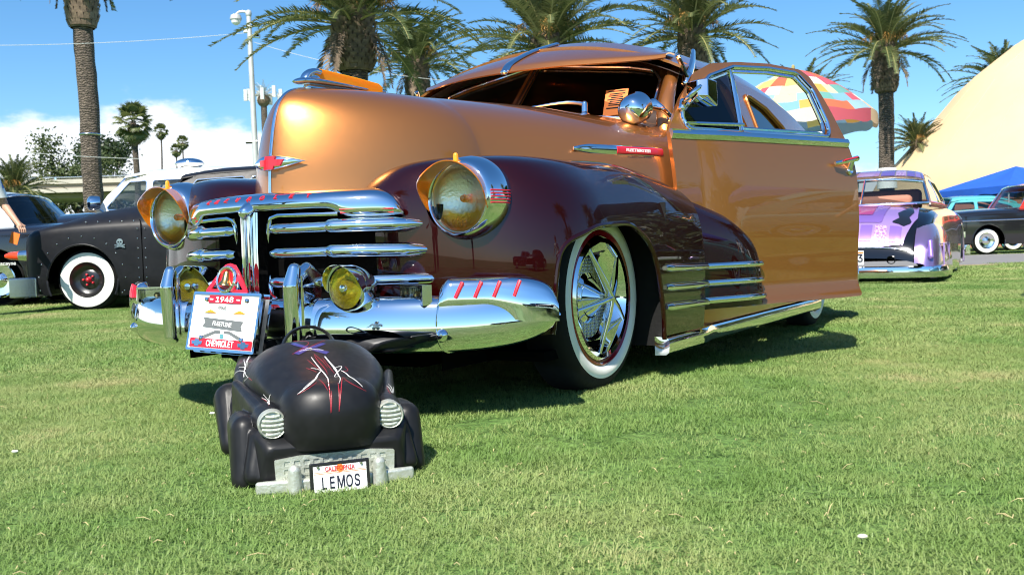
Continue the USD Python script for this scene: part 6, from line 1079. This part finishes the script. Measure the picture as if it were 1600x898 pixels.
# ---- patchwork umbrella behind the door
uz = 13.6; k = uz / FPX; um = thing('patchwork_umbrella', 'patchwork market umbrella in reds, yellows and blues behind the gold door', 'umbrella', (at(1238, Z=uz), uz, 0))
R_ = np.random.default_rng(3); cols_ = [(.68, .16, .08), (.78, .42, .10), (.78, .66, .20), (.22, .45, .60), (.16, .42, .38), (.80, .76, .66), (.62, .12, .16), (.32, .52, .66), (.80, .58, .36), (.80, .70, .42)]
pm = [leafmat(f'umbrella_cloth_{i}', c, c, .45, .8) for i, c in enumerate(cols_)]
hz = 375; ztop, zed = .53 + (hz - 112) * k, .53 + (hz - 186) * k; rad = 122 * k
def umb_pt(a, r): z = ztop - (ztop - zed) * (r / rad) ** 1.55 - .05 * (r / rad) ** 2 * (1 - abs(math.cos(4 * a))); return (r * math.cos(a), r * math.sin(a), z)
NA = 8
for i in range(NA):
    a0, a1 = 2 * math.pi * i / NA, 2 * math.pi * (i + 1) / NA; rs = [0.02, .22, .42, .60, .76, .88, 1.0]
    for j in range(6):
        nsub = 1 if j < 1 else (2 if j < 3 else 3); sh = np.sort(np.r_[0, np.clip(np.linspace(0, 1, nsub + 1)[1:-1] + R_.uniform(-.12, .12, nsub - 1), .1, .9), 1])
        for q in range(nsub):
            g = np.array([[umb_pt(a0 + (a1 - a0) * u, rad * r) for r in np.linspace(rs[j], rs[j + 1], 3)] for u in np.linspace(sh[q], sh[q + 1], 4)]); obj('cloth_patch', gridmesh(g), pm[R_.integers(0, len(pm))], um, smooth=True)
    g = np.array([[np.array(umb_pt(a0 + (a1 - a0) * u, rad)) * [1.0, 1.0, 1] - np.array([0, 0, (.16 + .03 * math.sin(u * math.pi * 3)) * v]) for v in (0, 1)] for u in np.linspace(0, 1, 10)]); obj('valance', gridmesh(g), pm[R_.integers(0, len(pm))], um, smooth=True)
    obj('rib', tube(np.array([np.array(umb_pt(a0, rad * r)) - [0, 0, .012] for r in np.linspace(.03, 1, 8)]), .007, 5), M['rimblack'], um)
obj('pole', tube(np.array([(0, 0, 0), (0, 0, ztop)]), .022, 8), M['rachis'], um); obj('finial', hull([(0, 0, ztop), (0, 0, ztop + .05)], .025, 8), M['rachis'], um); obj('runner', lathe([(ztop - .75, .03), (ztop - .72, .05), (ztop - .6, .05), (ztop - .57, .03)], 12, 'z'), M['rimblack'], um)
su = thing('dark_umbrella', 'dark umbrella out at the right whose shadow falls on the grass', 'umbrella', (4.66, 5.75, 0)); g = np.array([[(1.05 * r * math.cos(a), 1.05 * r * math.sin(a), 2.45 - .38 * r ** 1.6) for r in np.linspace(.01, 1, 8)] for a in np.linspace(0, 2 * math.pi, 33)]); obj('canopy', gridmesh(g), M['satin'], su, smooth=True); obj('pole', tube(np.array([(0, 0, 0), (0, 0, 2.45)]), .02, 8), M['galv'], su)
# ---- road across the lawn on the right
M['asphalt'] = pmat('asphalt', (.17, .165, .16), .9, var=.12, vscale=4, bump=.4, bscale=60)
rd = np.array([(3.0, 16.6), (60, 15.2), (60, 23.2), (3.0, 24.4)]); rd = tm([(x, y, .006) for x, y in rd], [[0, 1, 2], [0, 2, 3]]); tag(obj('road', rd, M['asphalt']), 'grey asphalt road across the lawn on the right', None, None, 'structure')
M['dirt'] = pmat('dry_grass_edge', (.30, .23, .11), .95, var=.3, vscale=3)
ed = tm([(3.0, 16.15, .004), (60, 14.75, .004), (60, 15.3, .004), (3.0, 16.7, .004)], [[0, 1, 2], [0, 2, 3]]); tag(obj('road_edge', ed, M['dirt']), 'dry earth strip between lawn and road', None, None, 'structure')
# ================================================================ the person at the left edge (mostly outside the picture)
def person(label, loc, rz):
    t = thing('person', label, 'person', loc, rz); M['skin'] = pmat('skin', (.42, .24, .16), .55, subsurface_weight=.15, subsurface_scale=.01); M['shirt'] = usdkit.material(stage, L('printed_shirt'), {'tc': ('texture_coordinate', {}), 'n': ('noise_texture', {'scale': 9.0, 'detail': 1.0}), 'r': ('rgb_ramp', {'ramp': [(0, (.80, .80, .80)), (.58, (.80, .80, .80)), (.60, (.10, .16, .40)), (1, (.06, .10, .30))], 'interpolate': False}), 'p': ('principled_bsdf', {'roughness': .8})}, [('tc.object', 'n.vector'), ('n.fac', 'r.fac'), ('r.color', 'p.base_color')], surface='p.BSDF')
    J = {'head': ((.02, 0, 1.62), .095), 'crown': ((.0, 0, 1.68), .098), 'chin': ((.055, 0, 1.545), .052), 'neck': ((0, 0, 1.50), .055), 'chest': ((0, 0, 1.30), .135), 'waist': ((0, 0, 1.04), .125), 'hip': ((0, 0, .93), .135)}
    bones = [('crown', 'head'), ('head', 'chin'), ('head', 'neck'), ('neck', 'chest'), ('chest', 'waist'), ('waist', 'hip')]
    for s, n in ((1, 'l'), (-1, 'r')):
        el = (-.05, s * .30, 1.14) if s > 0 else (.05, s * .27, 1.13); wr = (.12, s * .40, .96) if s > 0 else (.22, s * .14, 1.06)
        J.update({n + 'sh': ((0, s * .19, 1.40), .062), n + 'el': (el, .042), n + 'wr': (wr, .028), n + 'hp': ((0, s * .09, .90), .095), n + 'kn': ((.03, s * .10, .49), .058), n + 'an': ((-.02, s * .10, .09), .040), n + 'to': ((.17, s * .12, .035), .033)})
        bones += [('chest', n + 'sh'), (n + 'sh', n + 'el'), (n + 'el', n + 'wr'), ('hip', n + 'hp'), (n + 'hp', n + 'kn'), (n + 'kn', n + 'an'), (n + 'an', n + 'to')]
        w = np.array(wr); d = w - np.array(el); d /= np.linalg.norm(d); pm_ = w + d * .075; sd = np.cross(d, [0, 0, 1.0]); sd /= np.linalg.norm(sd); dn = np.cross(d, sd)
        J[n + 'pm'] = (tuple(pm_), .024); bones.append((n + 'wr', n + 'pm'))
        for f in range(4):
            b = pm_ + sd * (f - 1.5) * .021; m_ = b + d * (.042 - .004 * abs(f - 1.3)); e_ = m_ + d * .025 + dn * .018; J[f'{n}f{f}'] = (tuple(b), .0105); J[f'{n}m{f}'] = (tuple(m_), .009); J[f'{n}e{f}'] = (tuple(e_), .0075); bones += [(n + 'pm', f'{n}f{f}'), (f'{n}f{f}', f'{n}m{f}'), (f'{n}m{f}', f'{n}e{f}')]
        a = w + d * .03 - sd * .025; b = a + d * .035 - sd * .025; J[n + 't0'] = (tuple(a), .013); J[n + 't1'] = (tuple(b), .010); bones += [(n + 'wr', n + 't0'), (n + 't0', n + 't1')]
    B = m3.Manifold()
    for a, b in bones: B = B + mh([J[a][0], J[b][0]], [J[a][1], J[b][1]], 18)
    B = B + mh([(.105, 0, 1.60), (.122, 0, 1.588)], [.014, .014], 10) + mh([(.0, .098, 1.61), (-.01, .10, 1.60)], .018, 10) + mh([(.0, -.098, 1.61), (-.01, -.10, 1.60)], .018, 10)
    B = B.refine_to_length(.018); k = B.to_mesh(); m = trimesh.Trimesh(k.vert_properties[:, :3], k.tri_verts); trimesh.smoothing.filter_taubin(m, iterations=8); body = obj('body', m, M['skin'], t, smooth=60)
    for s in (1, -1): obj('eye', mv(trimesh.creation.icosphere(2, .012), (.095, s * .034, 1.635)), M['white'], body)
    obj('mouth', hull([(.100, -.02, 1.555), (.104, 0, 1.553), (.100, .02, 1.555)], .006, 8), M['redpaint'], body)
    v = np.array(m.vertices); n_ = np.array(trimesh.Trimesh(m.vertices, m.faces, process=False).vertex_normals)
    def cloth(nm, g, off, mat): q = tm(v + n_ * off, m.faces); obj(nm, clip(q, g), mat, t, smooth=60)
    cloth('shirt', lambda p: np.maximum.reduce([p[:, 2] - 1.475, .90 - p[:, 2], np.where(np.abs(p[:, 1]) > .17, 1.20 + .15 * (np.abs(p[:, 1]) - .2) - p[:, 2], -1)]), .022, M['shirt'])
    cloth('trousers', lambda p: np.maximum.reduce([p[:, 2] - .94, .10 - p[:, 2], np.abs(p[:, 1]) - .21, np.where(p[:, 0] > .12, 1.0, -1.0)]), .014, M['grey']); cloth('shoe', lambda p: p[:, 2] - .085, .010, M['rimblack'])
    cloth('hair', lambda p: np.where(p[:, 0] > .06, 1.665, 1.56) - p[:, 2], .010, M['rimblack']); return t
pers = person('person in a white shirt with blue print at the left edge, forearm showing', (at(-46, Z=9.6), 9.6, 0), math.radians(-60))
# small litter on the lawn
for lab, px, py, c in (('small pale stone on the lawn at the lower right', 1342, 857, (.55, .50, .42)), ('small white scrap on the grass left of the toy car', 323, 654, (.75, .72, .68)), ('small white fleck on the lawn at the left edge', 10, 716, (.7, .7, .66))):
    hz_ = 388.6 - .031 * (px - 800); Z = .5296 * FPX / (py - hz_); tag(obj('litter', scl(mv(trimesh.creation.icosphere(2, .0065), (0, 0, 0)), (1.4, .9, .6)).apply_translation((at(px - 8, Z=Z), Z, .016)), pmat(f'litter_{px}', c, .8)), lab, 'litter')
sc = thing('show_card', 'small orange show card propped on the nose lamp of the matte black coupe', 'card', (at(19, Z=9.9), 9.9, 0)); obj('card', rot(box((0, 0, .80), (.09, .004, .12)), 18, (0, 1, 0), (0, 0, .8)), M['orange'], sc)
# copies added out of view so the paint and chrome have something to mirror
dup(PA, 'added palm behind the camera for the gold door to mirror', (19.0, -3.0, -2.0), 1.2); dup(PC, 'added palm beside the camera for the maroon fender side to mirror', (21.0, 9.0, -1.0), 2.2); dup(PB_, 'added palm behind the camera for the chrome bumper to mirror', (-15.0, -7.0, 0), .4)
dup(pol, 'sedan copy added beside the camera, mirrored low in the open gold door', (14.5, -3.5, 0), math.radians(100)); dup(tl, 'turquoise sedan copy added out of view, mirrored in the maroon fender side', (11.5, 6.2, 0), math.radians(75)); dup(br, 'black wagon copy added out of view, mirrored in the rear of the maroon fender', (10.3, 9.8, 0), math.radians(200), s=1.0)
dup(fl, 'black sedan copy added out of view, mirrored in the left half of the chrome bumper', (-9.5, -2.0, 0), math.radians(20)); dup(ct, 'blue canopy copy added beside the camera, mirrored in the gold door', (14.0, 2.5, 0), .3)
dup(fl, 'black sedan copy added behind the camera for the hubcap to mirror', (2.0, -9.0, 0), math.radians(190)); dup(tree1, 'added unseen broad tree for the maroon fender to mirror', (30.0, 14.0, -4), .5); dup(tree1, 'added unseen broad tree for the chrome grille to mirror', (-26.0, -6.0, -4), 1.5); dup(tree1, 'added unseen broad tree for the gold door skin to mirror', (32.0, -6.0, -5), 2.5)
for lab, x, y, a in (('person copy added beside the camera, mirrored in the gold door', 5.2, -.6, 2.6), ('person copy added behind the camera, mirrored in the bumper', -4.2, -3.0, 1.0), ('person copy added out of view, mirrored in the maroon fender', 8.0, 4.6, 3.6)): dup(pers, lab, (x, y, 0), a)
for lab, x, y, a in (('added unseen broad tree beyond the dome to darken the maroon fender reflection', 25.0, 17.5, 1.0), ('added unseen broad tree to darken the reflection at the maroon fender edge', 27.0, 11.0, 2.0), ('added unseen broad tree to darken the reflection by the wheel arch', 22.0, 20.0, 3.0)): dup(tree1, lab, (x, y, -5.5), a)  # unseen trees added to darken what the maroon fender mirrors
# ================================================================ lawn
def ground_mat():
    return usdkit.material(stage, L('lawn_soil'), {'tc': ('texture_coordinate', {}), 'n': ('noise_texture', {'scale': 0.8, 'detail': 9.0, 'roughness': 0.68}), 'n2': ('noise_texture', {'scale': 45.0, 'detail': 5.0}),
        'r': ('rgb_ramp', {'ramp': [(0.3, (.07, .15, .034)), (0.55, (.125, .205, .056)), (0.72, (.25, .26, .12))]}), 'm': ('mix', {'mix_type': 'multiply', 'fac': 0.7}), 'r2': ('rgb_ramp', {'ramp': [(0.3, (.45, .45, .45)), (0.7, (1.3, 1.3, 1.25))]}),
        'p': ('principled_bsdf', {'roughness': 0.9, 'specular_ior_level': .2}), 'b': ('bump', {'strength': 0.8, 'distance': 0.03})},
        [('tc.object', 'n.vector'), ('tc.object', 'n2.vector'), ('n.fac', 'r.fac'), ('n2.fac', 'r2.fac'), ('r.color', 'm.color1'), ('r2.color', 'm.color2'), ('m.color', 'p.base_color'), ('n2.fac', 'b.height'), ('b.normal', 'p.normal')], surface='p.BSDF')
def turf(x, y):
    """the lawn swells a little under the gold car's front wheel"""
    dx, dy = np.asarray(x, float) - CAR_O[0], np.asarray(y, float) - CAR_O[1]; c, s = math.cos(CAR_RZ), math.sin(CAR_RZ); lx, ly = dx * c + dy * s, -dx * s + dy * c
    return .042 * np.exp(-(lx / .70) ** 4 - ((ly - .75) / .65) ** 4)
_gx, _gy = np.meshgrid(np.linspace(-1.6, 2.6, 70), np.linspace(1.9, 5.6, 62), indexing='ij'); swell = gridmesh(np.stack([_gx, _gy, turf(_gx, _gy) + .002], -1))
tag(obj('lawn', cat(swell, tm([(-900, -900, 0), (900, -900, 0), (900, 900, 0), (-900, 900, 0)], [[0, 1, 2], [0, 2, 3]])), ground_mat(), smooth=True), 'mown green lawn under the parked show cars', None, None, 'structure')
M['grass'] = usdkit.material(stage, L('grass_blade'), {'g': ('geometry', {}), 'n': ('noise_texture', {'scale': .9, 'detail': 7.0, 'roughness': .65}), 'a': ('math', {'math_type': 'multiply_add', 'value2': .45, 'value3': 0.0}), 's': ('math', {'math_type': 'multiply_add', 'value2': 1.3}), 'r': ('rgb_ramp', {'ramp': [(0.25, (.078, .172, .032)), (.55, (.170, .278, .066)), (.76, (.30, .36, .125)), (.90, (.46, .42, .20)), (1.0, (.58, .48, .26))]}),
    'p': ('principled_bsdf', {'roughness': .5, 'specular_ior_level': .35}), 't': ('translucent_bsdf', {}), 'm': ('mix_closure', {'fac': .3})},
    [('g.position', 'n.vector'), ('g.random_per_island', 'a.value1'), ('n.fac', 's.value1'), ('a.value', 's.value3'), ('s.value', 'r.fac'), ('r.color', 'p.base_color'), ('r.color', 't.color'), ('p.BSDF', 'm.closure1'), ('t.BSDF', 'm.closure2')], surface='m.closure')
gi = UsdGeom.PointInstancer.Define(stage, '/World/grass'); tag(gi.GetPrim(), 'short mown grass blades all over the lawn', 'grass', None, 'stuff')
def patch_of_grass(R, size, n, h, w):
    c = np.c_[R.uniform(-size / 2, size / 2, (n, 2)), np.zeros(n)]; a = R.uniform(0, 2 * np.pi, n); d = np.c_[np.cos(a), np.sin(a), np.zeros(n)]; sd = np.c_[-np.sin(a), np.cos(a), np.zeros(n)]; hh = h * R.uniform(.45, 1.15, n)[:, None]; ln = R.uniform(.3, 2.6, n)[:, None] * hh; ww = w * R.uniform(.7, 1.3, n)[:, None]; up = np.array([0, 0, 1.0])
    V = np.stack([c - sd * ww, c + sd * ww, c + d * ln * .35 + up * hh * .65 + sd * ww * .8, c + d * ln * .35 + up * hh * .65 - sd * ww * .8, c + d * ln + up * hh], 1).reshape(-1, 3); i = np.arange(n) * 5
    return tm(V, np.vstack([np.c_[i, i + 1, i + 2], np.c_[i, i + 2, i + 3], np.c_[i + 3, i + 2, i + 4]]))
Rg = np.random.default_rng(44); protos = []
SPEC = [(.26, 1900, .0145, .0009)] * 5 + [(.55, 3000, .0165, .0017)] * 4 + [(1.1, 2500, .024, .004)] * 3
for i, (s_, n_, h_, w_) in enumerate(SPEC):
    p = usdkit.mesh(stage, f'/World/grass/blades_{"abcdefghijklm"[i]}', patch_of_grass(Rg, s_ * 1.3, n_, h_, w_), M['grass'], smooth=False); protos.append(p.GetPath())
pos, idx, ang, sc_ = [], [], [], []
def lay(step, keep, lo, hi):
    for y in np.arange(-6, 40, step):
        for x in np.arange(-26, 30, step):
            q = (x + Rg.uniform(-.12, .12) * step, y + Rg.uniform(-.12, .12) * step)
            if keep(*q): pos.append((*q, float(turf(*q)))); idx.append(int(Rg.integers(lo, hi))); ang.append(Rg.uniform(0, 2 * np.pi)); sc_.append(Rg.uniform(.8, 1.15))
inside = lambda x, y, m: abs(x) < .60 * max(y, 0) + m
onroad = lambda x, y: x > 2.6 and 14.6 - .025 * (x - 3) + 1.5 < y < 24.6
lay(.24, lambda x, y: .8 < y < 4.4 and inside(x, y, .35), 0, 5)
lay(.50, lambda x, y: (4.4 <= y < 11.5 and inside(x, y, .6)) or (-1.5 < y <= 4.4 and not (y > .8 and inside(x, y, .35)) and abs(x) < 3.8), 5, 9)
lay(1.0, lambda x, y: ((11.5 <= y < 40 and inside(x, y, 1)) or (y < 11.5 and not inside(x, y, .6) and not (-1.5 < y <= 4.4 and abs(x) < 3.8) and abs(x) < 12)) and not onroad(x, y), 9, 12)
gi.CreatePrototypesRel().SetTargets(protos); gi.CreatePositionsAttr(Vt.Vec3fArray.FromNumpy(np.array(pos, np.float32))); gi.CreateProtoIndicesAttr(Vt.IntArray(idx)); gi.CreateScalesAttr(Vt.Vec3fArray.FromNumpy(np.repeat(np.array(sc_, np.float32)[:, None], 3, 1)))
gi.CreateOrientationsAttr(Vt.QuathArray([Gf.Quath(math.cos(a / 2), 0, 0, math.sin(a / 2)) for a in ang]))
# straw and clippings lying on the lawn
st = []
for i in range(1300):
    y = Rg.uniform(1.0, 7.0); x = Rg.uniform(-.58 * y, .58 * y); a = Rg.uniform(0, 6.28); l = Rg.exponential(.007) + .004; q = np.array([x, y, Rg.uniform(.010, .018)]); d = np.array([math.cos(a), math.sin(a), Rg.normal(0, .25)]) * l; st.append(tube(np.array([q, q + d * .5 + [0, 0, .004], q + d]), [.0005, .0008, .0004], 4))
tag(obj('straw', cat(st), pmat('straw', (.55, .44, .22), .8, var=.2, vscale=30)), 'dry straw clippings strewn on the lawn', 'straw', None, 'stuff')
